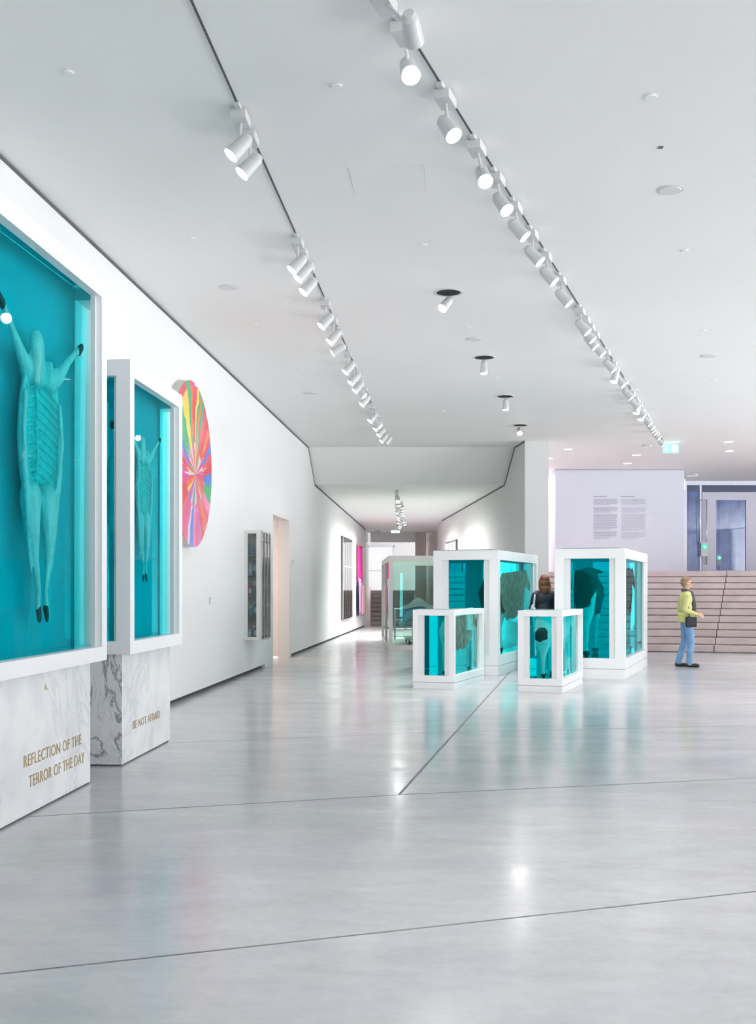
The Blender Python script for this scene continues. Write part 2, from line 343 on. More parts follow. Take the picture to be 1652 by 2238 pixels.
def spin_mat():
    """radiating streaks of poured paint"""
    m = bpy.data.materials.new('poured_paint_streaks'); m.use_nodes = True; nt = m.node_tree; L = nt.links
    p = nt.nodes['Principled BSDF']; tc = nt.nodes.new('ShaderNodeTexCoord'); s = nt.nodes.new('ShaderNodeSeparateXYZ'); L.new(tc.outputs['Object'], s.inputs[0])
    def mth(op, a, b=None, c=None):
        n = nt.nodes.new('ShaderNodeMath'); n.operation = op
        for i, x in enumerate((a, b, c)):
            if x is None: continue
            if isinstance(x, (int, float)): n.inputs[i].default_value = x
            else: L.new(x, n.inputs[i])
        return n.outputs[0]
    yy = mth('SUBTRACT', s.outputs[1], 0.12)
    zz = mth('ADD', s.outputs[2], 0.12)
    ang = mth('ARCTAN2', yy, zz)
    rad = mth('SQRT', mth('ADD', mth('MULTIPLY', yy, yy), mth('MULTIPLY', zz, zz)))
    nz = nt.nodes.new('ShaderNodeTexNoise'); nz.inputs['Scale'].default_value = 1.6; nz.inputs['Detail'].default_value = 2.5; L.new(tc.outputs['Object'], nz.inputs['Vector'])
    wob = mth('MULTIPLY', mth('SUBTRACT', nz.outputs['Fac'], 0.5), 0.55)
    a2 = mth('ADD', ang, wob)
    cell = mth('FLOOR', mth('MULTIPLY', mth('ADD', a2, mth('MULTIPLY', mth('SINE', mth('MULTIPLY', a2, 5.0)), 0.10)), 7.5))
    ring = mth('FLOOR', mth('MULTIPLY', mth('ADD', rad, mth('MULTIPLY', nz.outputs['Fac'], 0.5)), 1.5))
    wn = nt.nodes.new('ShaderNodeTexWhiteNoise'); wn.noise_dimensions = '2D'; cw = nt.nodes.new('ShaderNodeCombineXYZ'); L.new(cell, cw.inputs[0]); L.new(ring, cw.inputs[1]); L.new(cw.outputs[0], wn.inputs['Vector'])
    v = wn.outputs['Value']
    r = nt.nodes.new('ShaderNodeValToRGB'); e = r.color_ramp; e.interpolation = 'CONSTANT'
    cols = [(0.70, 0.06, 0.25), (0.80, 0.58, 0.06), (0.08, 0.20, 0.70), (0.68, 0.04, 0.06), (0.75, 0.55, 0.66), (0.78, 0.16, 0.38), (0.78, 0.14, 0.04), (0.03, 0.38, 0.16), (0.60, 0.10, 0.42), (0.74, 0.07, 0.12), (0.55, 0.60, 0.80), (0.72, 0.10, 0.14)]
    e.elements[0].position = 0; e.elements[0].color = (*cols[0], 1); e.elements[1].position = 1 / 12; e.elements[1].color = (*cols[1], 1)
    for i in range(2, 12):
        x = e.elements.new(i / 12); x.color = (*cols[i], 1)
    L.new(v, r.inputs[0])
    n3 = nt.nodes.new('ShaderNodeTexNoise'); n3.inputs['Scale'].default_value = 14; n3.inputs['Detail'].default_value = 8; n3.inputs['Roughness'].default_value = 0.75
    cb3 = nt.nodes.new('ShaderNodeCombineXYZ'); L.new(mth('COSINE', ang), cb3.inputs[0]); L.new(mth('SINE', ang), cb3.inputs[1]); L.new(mth('MULTIPLY', rad, 0.12), cb3.inputs[2]); L.new(cb3.outputs[0], n3.inputs['Vector'])
    bell = mth('SUBTRACT', 0.60, mth('ABSOLUTE', mth('SUBTRACT', rad, 0.42)))
    fac = mth('MULTIPLY', mth('GREATER_THAN', mth('ADD', mth('MULTIPLY', bell, 0.22), n3.outputs['Fac']), 0.70), 0.85)
    mx = nt.nodes.new('ShaderNodeMix'); mx.data_type = 'RGBA'; L.new(fac, mx.inputs[0]); L.new(r.outputs[0], mx.inputs[6]); mx.inputs[7].default_value = (0.86, 0.80, 0.86, 1)
    L.new(mx.outputs[2], p.inputs['Base Color']); p.inputs['Roughness'].default_value = 0.22
    return m
M_spin = spin_mat()

def step_mat():
    return mat('sawn_sandstone', (0.52, 0.44, 0.43), 0.55, noise=0.10, nscale=2.2, bump=0.3, bscale=30)
M_step = step_mat()
M_step2 = mat('brown_grey_stone', (0.36, 0.31, 0.30), 0.6, noise=0.10, nscale=3)

# ------------------------------------------------------------------ the shell of the hall
def S(name, bm, m, parent=None): return tag(obj(name, bm, m, parent), kind='structure')
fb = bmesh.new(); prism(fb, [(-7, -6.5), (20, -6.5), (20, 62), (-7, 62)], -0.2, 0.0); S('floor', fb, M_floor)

# ceiling: flat over the hall, folded down over the corridor
cb_ = bmesh.new(); prism(cb_, [(-7, -6.5), (20, -6.5), (20, 26.0), (-7, 26.0)], H_MAIN, H_MAIN + 0.2)
prism(cb_, [(3.25, 26.0), (20, 26.0), (20, 45), (3.25, 45)], H_MAIN, H_MAIN + 0.2); S('ceiling', cb_, M_ceil)
cb_ = bmesh.new(); prism(cb_, [(-2.6, 26.0), (3.25, 26.0), (3.25, 27.2), (-2.6, 27.2)], [H_MAIN, H_MAIN, H_LOW0, H_LOW0], [H_MAIN + .2] * 4); S('ceiling_slope', cb_, M_ceil)
cb_ = bmesh.new(); prism(cb_, [(-2.6, 27.2), (3.25, 27.2), (3.25, 44.2), (-2.6, 44.2)], [H_LOW0, H_LOW0, H_LOW1, H_LOW1], [H_MAIN + .2] * 4); S('ceiling_corridor', cb_, M_ceil)

# left wall, with its doorway, raised over a shadow gap
ML = Matrix.Translation((wall_x(0), 0, 0)) @ Matrix.Rotation(WANG, 4, 'Z')
kk = math.sqrt(1 + WS * WS)
D0, D1, DH = wall_y(597) * kk, wall_y(631.6) * kk, 2.87
wl = bmesh.new()
box(wl, -0.24, 0, -6.6, D0 - 0.9, 0.06, H_MAIN, ML); box(wl, -0.24, 0, D0 - 0.9, D0, 0.0, H_MAIN, ML)
box(wl, -0.24, 0, D0, D1, DH, H_MAIN, ML)
box(wl, -0.24, 0, D1, D1 + 0.28, 0.0, H_MAIN, ML); box(wl, -0.24, 0, D1 + 0.28, 42.5, 0.06, H_MAIN, ML)
S('wall_left', wl, M_wall)
pl = bmesh.new(); box(pl, -0.22, -0.07, -6.6, D0 - 0.9, 0, 0.06, ML); box(pl, -0.22, -0.07, D1 + 0.28, 42.4, 0, 0.06, ML); S('baseboard_left', pl, M_gap)
# lined passage behind the doorway
pj = bmesh.new()
box(pj, -3.4, -0.24, D1 + 0.02, D1 + 0.22, 0.02, DH + 0.3, ML); box(pj, -3.4, -0.24, D0 - 0.2, D0 - 0.02, 0.02, DH + 0.3, ML)
box(pj, -3.6, -3.4, D0 - 0.2, D1 + 0.22, 0.02, DH + 0.3, ML); box(pj, -3.4, -0.24, D0 - 0.02, D1 + 0.02, DH + 0.02, DH + 0.3, ML)
S('wall_passage', pj, M_warm)
# shadow gap between ceiling and walls
def strip(bm, pts, wd):
    """a thin dark bar along a polyline of points, wd tall, just proud of the wall"""
    for a, b in zip(pts, pts[1:]):
        a, b = Vector(a), Vector(b); d = (b - a).normalized(); up = Vector((0, 0, 1)) - d * d.z; up.normalize(); n = d.cross(up).normalized() * 0.003
        vs = []
        for q in (a, b):
            for s in (0, -1):
                for t in (-1, 1): vs.append(bm.verts.new(q + up * wd * s + n * t))
        for f in ((0, 1, 3, 2), (4, 6, 7, 5), (0, 4, 5, 1), (2, 3, 7, 6), (0, 2, 6, 4), (1, 5, 7, 3)): bm.faces.new([vs[i] for i in f])
    return bm
def wp(Y, z): return (wall_x(Y) + 0.001, Y, z)
sg = strip(bmesh.new(), [wp(-6, H_MAIN - .002), wp(26.0, H_MAIN - .002)], 0.035)
strip(sg, [wp(26.0, H_MAIN), wp(27.2, H_LOW0)], 0.05); strip(sg, [wp(27.2, H_LOW0), wp(42.4, H_LOW1 + .03)], 0.045)
S('trim_1', sg, M_gap)

# block of wall on the right of the corridor
BLK = [(3.33, 24.9), (3.87, 24.9), (3.87, 40.0), (2.40, 40.0), (2.22, 38.0)]
bk = bmesh.new(); prism(bk, [(3.33, 24.9), (3.87, 24.9), (3.87, 41.0), (2.22, 41.0), (2.22, 38.0)], 0.0, H_MAIN - 0.001); S('wall_right', bk, M_block)
def bx_(Y): return 3.33 + (2.22 - 3.33) * (Y - 24.9) / 13.1 - 0.004
sg = strip(bmesh.new(), [(bx_(24.9), 24.9, H_MAIN - .003), (bx_(26), 26.0, H_MAIN - .003)], 0.035)
strip(sg, [(bx_(26), 26.0, H_MAIN), (bx_(27.2), 27.2, H_LOW0)], 0.05); strip(sg, [(bx_(27.2), 27.2, H_LOW0), (bx_(38), 38.0, H_LOW0 - .33 * 10.8 / 17)], 0.045)
S('trim_2', sg, M_gap)

# far end of the corridor
S('wall_back', prism(bmesh.new(), [(-3.2, 56), (6, 56), (6, 56.3), (-3.2, 56.3)], 0, 5.0), M_wall)
S('wall_corridor_end', prism(bmesh.new(), [(-1.2, 42.5), (-0.43, 42.5), (-0.43, 44.2), (-1.2, 44.2)], 0, 4.4), M_wall)
S('beam', prism(bmesh.new(), [(-0.30, 44.0), (1.5, 44.0), (1.5, 44.3), (-0.30, 44.3)], 3.32, H_LOW1 + 0.1), M_block)
S('pillar', prism(bmesh.new(), [(1.5, 43.9), (1.93, 43.9), (1.93, 44.4), (1.5, 44.4)], 0, H_LOW1 + 0.1), M_taupe)
S('wall_corridor_side', prism(bmesh.new(), [(1.93, 44.6), (4.4, 40.9), (4.5, 41.2), (2.1, 44.9)], 0, H_MAIN), M_warm)
S('ceiling_back', prism(bmesh.new(), [(-3.2, 44.2), (6, 44.2), (6, 56.3), (-3.2, 56.3)], 4.7, 4.9), M_ceil)
S('wall_back_left', prism(bmesh.new(), [(-3.2, 43), (-3.0, 43), (-3.0, 56), (-3.2, 56)], 0, 5.0), M_wall)

# wall with the introduction text, the wall beside it and the pink end of the passage
S('wall_text', prism(bmesh.new(), [(4.98, 30.8), (8.585, 30.8), (9.4, 34.2), (5.2, 40.0)], 0, H_MAIN), M_lav)
S('wall_passage_end', prism(bmesh.new(), [(3.87, 40.0), (6.2, 40.0), (6.2, 40.2), (3.87, 40.2)], 0, H_MAIN), M_pinkw)
S('trim_3', strip(bmesh.new(), [(4.98, 30.79, H_MAIN - .004), (8.585, 30.79, H_MAIN - .004)], 0.03), mat('lilac_shadow_gap', (0.38, 0.36, 0.42), 0.7, noise=0.05))

# floor joints
def joint(n, p0, p1, wd=0.014):
    a, b = Vector(p0), Vector(p1); d = (b - a).normalized(); nn = Vector((-d.y, d.x, 0)) * wd / 2
    bm = prism(bmesh.new(), [a + nn, a - nn, b - nn, b + nn], 0.0, 0.0006); S('trim_%d' % n, bm, M_joint)
def gp(x, y): return at_h(x, y, 0.0)
def ext(a, b, s0, s1): d = b - a; return a + d * s0, a + d * s1
joint(4, *ext(gp(61, 2122), gp(1590, 1955), -0.3, 1.3))
joint(5, *ext(gp(61, 1785), gp(872, 1737), 0.0, 1.0)); joint(6, *ext(gp(872, 1737), gp(1590, 1703), 0, 1.6))
joint(7, *ext(gp(872, 1737), gp(1075, 1512), 0, 1.5), 0.02)
joint(8, *ext(gp(371, 1624), gp(960, 1600), 0, 1.0), 0.007); joint(9, *ext(gp(960, 1600), gp(1560, 1588), 0, 1.2), 0.007)

# unseen glazed ends added to light the hall (behind the camera and at the right)
def glazing(name, p0, p1, n):
    a, b = Vector((*p0, 0)), Vector((*p1, 0)); d = (b - a) / n; bm = bmesh.new(); dd = d.normalized(); nn = Vector((-dd.y, dd.x, 0)) * 0.05
    for i in range(n + 1):
        q = a + d * i; prism(bm, [q - dd * .03 - nn, q + dd * .03 - nn, q + dd * .03 + nn, q - dd * .03 + nn], 0, H_MAIN)
    for z in (0, 2.3, H_MAIN - .08): prism(bm, [a - nn, b - nn, b + nn, a + nn], z, z + .06)
    S(name, bm, M_lac2)
glazing('added_window_1', (8, -6.4), (20, -6.4), 6); glazing('added_window_2', (19.9, 7), (19.9, 26), 8)
S('wall_rear', B(-5, 8, -6.6, -6.4, 0, H_MAIN), M_wall); S('wall_side_near', B(19.8, 20.0, -6.4, 7, 0, H_MAIN), M_wall)  # unseen wall stretches, closed to cut window light on the near left wall
S('wall_side', B(19.8, 20.0, 26, 40.5, 0, H_MAIN), M_lav)  # unseen wall added to keep window light off the text wall

# ------------------------------------------------------------------ stone stairs
RS, TS = 0.158, 0.33
st = empty('stone_staircase', (6.17, 25.04, 0), R(-15), 'broad staircase of brown sandstone steps behind the walking man', 'stairs')
MS = Matrix.Translation((6.17, 25.04, 0)) @ Matrix.Rotation(R(-15), 4, 'Z')
seam = 1.42
for i in range(12):
    d = i * TS
    x0 = (3.88 - 6.17 + 0.0) / 0.966 - d * 0.268 + 0.02
    sm = seam + 0.04 * i
    bm = bmesh.new()
    for a, b in ((x0, sm), (sm + 0.018, sm + 3.6), (sm + 3.618, 12.9)):
        y1 = d + 1.2 if i < 11 else d + 0.7
        box(bm, a, b, d, y1, i * RS + 0.028, (i + 1) * RS)
        box(bm, a, b, d + 0.07, y1, i * RS, i * RS + 0.028)
    s_ = obj('step', bm, M_step, st)
Lp = [MS @ Vector((x, 11 * TS + 0.65, 0)) for x in ((3.88 - 6.17) / 0.966 - 11 * TS * 0.268, 14.2)]
S('floor_platform', prism(bmesh.new(), [(Lp[0].x, Lp[0].y), (Lp[1].x, Lp[1].y), (19.8, 40.5), (3.9, 40.5)], 1.6, 12 * RS), M_step)

st2 = empty('corridor_staircase', (-0.30, 42.75, 0), 0, 'narrow flight of brown grey steps at the far end of the corridor', 'stairs')
for i in range(8):
    bm = box(bmesh.new(), 0, 1.76, i * .3, i * .3 + .9, i * .172 + .03, (i + 1) * .172); box(bm, 0, 1.76, i * .3 + .05, i * .3 + .9, i * .172, i * .172 + .03)
    obj('step', bm, M_step2, st2)
# sloping side panel of the far stairs
bm = bmesh.new()
vs = [(0, 0, 0), (0, 2.4, 0), (0, 2.4, 1.42), (0, 0.05, 0.2)]
for o_ in (0.0, 0.12):
    pass
prism_pts = [(-0.12, 0), (0, 0), (0, 2.4), (-0.12, 2.4)]
prism(bm, prism_pts, 0, [0.2, 0.2, 1.5, 1.5]); obj('side_panel', bm, M_pinkw, st2)
S('floor_far', prism(bmesh.new(), [(-0.30, 45.15), (4, 45.15), (4, 56), (-0.30, 56)], 1.2, 8 * .172), M_step2)
# far door
def far_door():
    d = empty('door_1', (0.15, 55.93, 8 * .172)); tag(d, kind='structure')
    bm = bmesh.new(); box(bm, -0.62, 0.62, -0.02, 0.05, 0, 2.2); obj('door_leaf', bm, M_lac, d)
    bm = bmesh.new()
    for a, b, z0, z1 in ((-0.68, -0.62, 0, 2.26), (0.62, 0.68, 0, 2.26), (-0.68, 0.68, 2.2, 2.26), (-0.62, 0.62, 0.98, 1.03)): box(bm, a, b, -0.06, 0.0, z0, z1)
    obj('door_frame', bm, M_block, d)
    obj('handle', box(bmesh.new(), 0.48, 0.54, -0.1, -0.02, 0.95, 1.15), M_black, d)
far_door()

# ------------------------------------------------------------------ glass wall and door on the platform
PZ = 12 * RS
M_bluegl = thin_glass('cool_clear_glass', (0.88, 0.92, 1.0))
def glass_door():
    gx0, Y = 9.75, 34.2
    M_al = mat('pale_aluminium_frame', (0.62, 0.64, 0.74), 0.35, 0.2, noise=0.02)
    M_al2 = mat('lilac_grey_door_frame', (0.50, 0.49, 0.58), 0.4, 0.1, noise=0.02)
    w_ = empty('window_3', (0, 0, 0)); tag(w_, kind='structure')
    bm = bmesh.new()
    box(bm, 9.35, 9.62, Y, Y + .1, PZ, H_MAIN); box(bm, 9.62, 17, Y, Y + .1, H_MAIN - .13, H_MAIN)
    box(bm, 10.02, 10.08, Y, Y + .1, PZ, H_MAIN - .13); box(bm, 12.0, 12.1, Y, Y + .1, PZ, H_MAIN - .13); box(bm, 14.0, 14.1, Y, Y + .1, PZ, H_MAIN - .13)
    obj('window_frame', bm, M_al, w_)
    obj('glass_pane', box(bmesh.new(), 9.62, 10.02, Y + .04, Y + .05, PZ, H_MAIN - .13), M_bluegl, w_)
    obj('glass_pane', box(bmesh.new(), 12.1, 17, Y + .04, Y + .05, PZ, H_MAIN - .13), M_bluegl, w_)
    d = empty('door_2', (0, 0, 0)); tag(d, kind='structure')
    bm = bmesh.new()
    box(bm, 10.09, 10.52, Y - .03, Y + .06, PZ, 4.45); box(bm, 11.45, 11.95, Y - .03, Y + .06, PZ, 4.45)
    box(bm, 10.52, 11.45, Y - .03, Y + .06, 4.2, 4.45); box(bm, 10.52, 11.45, Y - .03, Y + .06, PZ, PZ + .12)
    obj('door_frame', bm, M_al2, d)
    obj('glass_pane', box(bmesh.new(), 10.52, 11.45, Y + .01, Y + .02, PZ + .12, 4.2), M_bluegl, d)
    bm = bmesh.new()
    hx0, hx1, z0, z1 = 9.98, 10.2, 2.22, 4.2
    for p, q in (((hx0, Y - .12, z1), (hx1, Y - .12, z1)), ((hx1, Y - .12, z1), (hx1, Y - .12, z0)), ((hx0, Y - .12, z1), (hx0, Y - .12, 2.9)), ((hx1, Y - .12, z0), (hx1, Y - .02, z0)), ((hx1, Y - .12, z1), (hx1, Y - .02, z1))): cyl(bm, p, q, .014, seg=10)
    obj('handle', bm, M_steel, d, True)
    # boarded porch seen through the glass
    p_ = bmesh.new()
    for i in range(34):
        x = 7.5 + i * .36; zz = 6.0
        box(p_, x, x + .34, 38.0 + .03 * (i % 3), 38.2, PZ - .3, zz)
    tag(obj('wall_porch', p_, mat('blue_grey_weathered_boards', (0.46, 0.53, 0.80), 0.7, noise=0.2, nscale=3)), kind='structure')
glass_door()

def arrow_disc(name, x, Y, z, r, label, plate):
    o = empty(name, (x, Y, z), 0, label, 'exit sign')
    obj('plate', box(bmesh.new(), -r * 1.25, r * 1.25, 0, .02, -r * plate, r * 1.7), M_greyp, o)
    obj('disc', cyl(bmesh.new(), (0, -.02, 0), (0, 0, 0), r, seg=28), M_disc_g, o)
    bm = bmesh.new()
    Ma = Matrix.Rotation(R(45), 4, 'Y')
    box(bm, -r * .5, r * .45, -.03, -.021, -r * .12, r * .12, Ma)
    for s in (1, -1):
        box(bm, -r * .02, r * .5, -.03, -.021, -r * .1, r * .1, Ma @ Matrix.Translation((r * .42, 0, 0)) @ Matrix.Rotation(R(180 + s * 42), 4, 'Y'))
    obj('arrow', bm, M_white_e, o)
arrow_disc('exit_sign', 10.12, 34.03, 1.44 + 92 * 34.03 / 2400, .085, 'round green arrow sign on the plate left of the glass door', 3.5)
arrow_disc('exit_sign', 11.8, 37.98, 1.44 + 68 * 37.9 / 2400, .075, 'smaller round green arrow sign seen through the glass door', 3.5)

def hanging_exit(px, py, z, wdt, hgt, label, arrow=True):
    Y = (z - EYE) * FPX / (HY - py); x = (px - CX) * Y / FPX
    o = empty('exit_sign', (x, Y, z), 0, label, 'exit sign')
    obj('lightbox', box(bmesh.new(), -wdt / 2, wdt / 2, -.02, .02, -hgt / 2, hgt / 2), M_green, o)
    bm = bmesh.new()
    if arrow:
        u = hgt * .36
        box(bm, -wdt * .28 - u * .16, -wdt * .28 + u * .16, -.026, -.021, -u * .3, u)
        v = [bm.verts.new((-wdt * .28 + a * u * .7, yy, b * u)) for yy in (-.026, -.021) for a, b in ((-1, -.15), (1, -.15), (0, -1.05))]
        for f in ((0, 1, 2), (5, 4, 3), (0, 3, 4, 1), (1, 4, 5, 2), (2, 5, 3, 0)): bm.faces.new([v[i] for i in f])
        box(bm, wdt * .05, wdt * .42, -.026, -.021, -hgt * .38, hgt * .38)
    else:
        box(bm, -wdt * .42, -wdt * .05, -.026, -.021, -hgt * .36, hgt * .36); box(bm, wdt * .08, wdt * .42, -.026, -.021, -hgt * .36, hgt * .36)
    obj('pictogram', bm, M_white_e, o)
    obj('hanger', box(bmesh.new(), -wdt * .3, wdt * .3, -.012, .012, hgt / 2, hgt / 2 + .04), M_spot, o)
    return o
hanging_exit(1465.5, 980.5, 4.66, .36, .20, 'green and white down arrow exit sign hung under the ceiling beside the right track')
hanging_exit(864, 1162, 3.62, .34, .10, 'small green and white exit sign hung at the far end of the corridor', False)
hanging_exit(815, 1199, 3.49, .22, .08, 'tiny pale exit sign on the wall above the far corridor stairs', False)

# ------------------------------------------------------------------ vitrines
def vitrine(name, P, rz, W, L, z0, z1, fw, ftop, fbot, inner, label, liq=True, plinth=0.0, group=None, iglass=0.06, back=False, liqmat=None, lid=True):
    """P = ground point of the near right-hand corner; local x across, local y along, away from the viewer"""
    ca, sa = math.cos(rz), math.sin(rz)
    cxo = Vector((P[0], P[1], 0)) + Matrix.Rotation(rz, 3, 'Z') @ Vector((-W / 2, L / 2, 0))
    t = empty(name, (cxo.x, cxo.y, z0), rz, label, 'vitrine', group)
    H = z1 - z0; hx, hy = W / 2, L / 2; dp = 0.07
    bm = bmesh.new(); zb = plinth
    for sx in (-1, 1):
        for sy in (-1, 1):
            x0, x1 = sorted((sx * hx, sx * (hx - fw))); y0, y1 = sorted((sy * hy, sy * (hy - dp)))
            box(bm, x0, x1, y0, y1, zb + fbot, H - ftop)
            x0, x1 = sorted((sx * hx, sx * (hx - dp))); y0, y1 = sorted((sy * (hy - dp), sy * (hy - fw)))
            box(bm, x0, x1, y0, y1, zb + fbot, H - ftop)
    box(bm, -hx, hx, -hy, hy, zb, zb + fbot)
    for zA, zB in ((H - ftop, H),):
        box(bm, -hx, hx, -hy, -hy + dp, zA, zB); box(bm, -hx, hx, hy - dp, hy, zA, zB)
        box(bm, -hx, -hx + dp, -hy + dp, hy - dp, zA, zB); box(bm, hx - dp, hx, -hy + dp, hy - dp, zA, zB)
    obj('frame', bm, M_lac, t)
    if plinth > 0:
        obj('plinth', box(bmesh.new(), -hx + .002, hx - .002, -hy + .002, hy - .002, 0.0, plinth - .006), M_lac, t)
    if inner > 0:
        e = dp + .002
        for sx in (-1, 1):
            for sy in (-1, 1):
                bm = bmesh.new()
                y0, y1 = sorted((sy * (hy - e + .03), sy * (hy - e - .004))); x0, x1 = sorted((sx * (hx - fw + .01), sx * (hx - fw - inner)))
                box(bm, x0, x1, y0, y1, zb + fbot, H - ftop)
                x0, x1 = sorted((sx * (hx - e + .03), sx * (hx - e - .004))); y0, y1 = sorted((sy * (hy - fw + .01), sy * (hy - fw - inner)))
                box(bm, x0, x1, y0, y1, zb + fbot, H - ftop)
                obj('inner_post', bm, M_lac2, t)
    g = dp + .012
    gz0, gz1 = zb + fbot + .002, H - .03
    if liq:
        gb = hx - g - (0.03 if back else 0)
        obj('glass_tank', box(bmesh.new(), -gb if back else -hx + g, hx - g, -hy + g, hy - g, gz0, gz1), liqmat or M_teal, t)['label'] = 'glass tank filled with turquoise liquid'
        if back: obj('back_panel', box(bmesh.new(), -hx + .01, -gb - .006, -hy + dp, hy - dp, gz0, gz1), M_backp, t)
        if lid: obj('lid', box(bmesh.new(), -hx + .09, hx - .09, -hy + .09, hy - .09, gz1 + .004, H + .014), M_glass, t)['label'] = 'clear glass lid'
    return t, cxo

# cut in half animals ---------------------------------------------------------
def cow_prims(bm, side=None, calf=False):
    leg = 1.0
    chain(bm, [((0, .35, 1.06), .33), ((0, .95, 1.02), .38), ((0, 1.6, 1.05), .33)])
    ell(bm, (0, .25, 1.17), (.29, .27, .27)); chain(bm, [((0, .12, 1.33), .10), ((0, .9, 1.36), .10), ((0, 1.7, 1.39), .12)])
    chain(bm, [((0, .0, 1.34), .035), ((0, -.06, 1.1), .03), ((0, -.05, .72), .028), ((0, -.04, .55), .05)])
    chain(bm, [((0, 1.65, 1.2), .25), ((0, 2.0, 1.34), .16)]); chain(bm, [((0, 2.02, 1.38), .14), ((0, 2.36, 1.18), .085)])
    for s in (-1, 1):
        chain(bm, [((s * .14, .26, 1.05), .21), ((s * .17, .36, .76), .13), ((s * .17, .13, .47), .062), ((s * .17, .17, .14), .042), ((s * .17, .2, .06), .058)])
        chain(bm, [((s * .15, 1.62, .9), .14), ((s * .15, 1.62, .48), .065), ((s * .15, 1.62, .14), .043), ((s * .15, 1.66, .06), .055)])
        chain(bm, [((s * .1, 1.98, 1.45), .04), ((s * .24, 1.96, 1.42), .03)])
    ell(bm, (0, .5, .70), (.14, .2, .14)); ell(bm, (0, .95, .78), (.26, .5, .2))
    return bm
def half_animal(name, root, rz, off, sc_, keep, hide, label, cat, z):
    t = empty(name, root + Matrix.Rotation(rz, 3, 'Z') @ Vector(off), rz, label, cat)
    t.location.z = z
    bm = cow_prims(bmesh.new()); bmesh.ops.scale(bm, vec=(sc_,) * 3, verts=bm.verts[:])
    me = organic_mesh(bm, 0.028 * sc_, 3, cut=((0, 0, 0), (-keep, 0, 0)))
    obj('body', me, [hide, M_cutf], t)
    for y in (.2, 1.66):
        x = keep * (.17 if y < 1 else .15)
        h = bmesh.new(); ell(h, (x * sc_, (y + .02) * sc_, .045 * sc_), (.066 * sc_, .085 * sc_, .06 * sc_)); obj('hoof', h, M_hoof, t, True)
    return t

RZC = R(-20)
def cow_vit(P, label): return vitrine('animal_vitrine', P, RZC, 1.12, 3.22, 0, 2.086, .15, .16, .165, .10, label, plinth=.165)
tA, cA = cow_vit((1.99, 18.20), 'tall white framed tank of turquoise liquid left of the dark jacketed woman')
tB, cB = cow_vit((3.91, 17.40), 'tall white framed tank of turquoise liquid right of the dark jacketed woman')
def calf_vit(P, label): return vitrine('animal_vitrine', P, RZC, .622, 1.70, 0, 1.136, .08, .08, .095, .075, label, plinth=.095)
tC, cC = calf_vit((1.089, 15.70), 'low white framed turquoise tank in front of the operating vitrine')
tD, cD = calf_vit((2.543, 15.16), 'low white framed turquoise tank nearest the camera, before the dark jacketed woman')
half_animal('preserved_cow', cA, RZC, (.37, -.95, 0), .96, -1, M_cowhide, 'preserved half cow with brown cut side inside the tall tank left of the woman', 'animal', .345)
half_animal('preserved_cow', cB, RZC, (-.30, -1.15, 0), .98, 1, M_cowhide, 'preserved black half cow inside the tall tank right of the woman', 'animal', .345)
half_animal('preserved_calf', cC, RZC, (.19, -.62, 0), .58, -1, M_calfhide, 'preserved half calf inside the low tank before the operating vitrine', 'animal', .20)
half_animal('preserved_calf', cD, RZC, (-.10, -.66, 0), .58, 1, M_calfhide, 'preserved white calf with a dark rump patch in the low nearest tank', 'animal', .20)

# sheep tanks along the left wall ---------------------------------------------
def wallpt(Y, out):
    """point at distance out from the plane of the left wall"""
    return Vector((wall_x(Y), Y, 0)) + Vector((math.cos(WANG), math.sin(WANG), 0)) * out
# plane of the marble faces: x = -2.726 + .0725 y
def facept(Y, out=0.0): return Vector((-2.726 + WS * Y, Y, 0)) + Vector((math.cos(WANG), math.sin(WANG), 0)) * out
def sheep_tank(Y0, Y1, zt, zb, label):
    P = facept(Y0, .095)
    return vitrine('sheep_vitrine', (P.x, P.y), WANG, .64, (Y1 - Y0) * kk, zb, zt, .115, .13, .105, 0.03, label, back=True, lid=False, liqmat=M_teal2)
t2, c2 = sheep_tank(8.83, 10.50, 3.286, .912, 'smaller wall side tank of a flayed sheep above BE NOT AFRAID')
t1, c1 = sheep_tank(5.45, 8.245, 3.73, .908, 'largest wall side tank of a flayed sheep, nearest the camera')
def pedestal(Y0, Y1, label):
    P = facept(Y0); o = empty('marble_pedestal', (P.x, P.y, 0), WANG, label, 'pedestal')
    L = (Y1 - Y0) * kk
    obj('marble_block', box(bmesh.new(), -.47, 0, 0, L, 0.012, .906), M_marble, o)
    obj('base_gap', box(bmesh.new(), -.46, -.012, .012, L - .012, 0, .012), M_gap, o)
    return o
p2 = pedestal(8.92, 10.41, 'white marble pedestal engraved BE NOT AFRAID')
p1 = pedestal(5.62, 8.15, 'white marble pedestal engraved TERROR OF THE DAY, nearest the camera')
def inscription(par, txt, y, z, size, width, name='inscription'):
    cu = bpy.data.curves.new(name, 'FONT'); cu.body = txt; cu.size = size; cu.extrude = 0.0012; cu.space_character = 1.08
    o = bpy.data.objects.new('tmpf', cu); C.objects.link(o)
    dg = bpy.context.evaluated_depsgraph_get(); dg.update()
    me = bpy.data.meshes.new_from_object(o.evaluated_get(dg), depsgraph=dg); bpy.data.objects.remove(o)
    xs = [v.co.x for v in me.vertices]; x0, x1 = min(xs), max(xs)
    k = width / (x1 - x0)
    for v in me.vertices: v.co.x = (v.co.x - x0) * k
    q = bpy.data.objects.new(name, me); C.objects.link(q); me.materials.clear(); me.materials.append(M_gold)
    q.parent = par; q.location = (0.001, y, z); q.rotation_euler = (R(90), 0, R(90))
    tag(q, 'gold engraved letters ' + txt)
    return q
def ply(px): return 6542.4 / (1000.0 - px)     # distance of a point of the marble faces at pixel column px
Yb = 5.62
a0, a1 = (ply(62) - Yb) * kk, (ply(177.5) - Yb) * kk
inscription(p1, 'REFLECTION OF THE', a0 - .075, .3156, .108, a1 - a0 + .075)
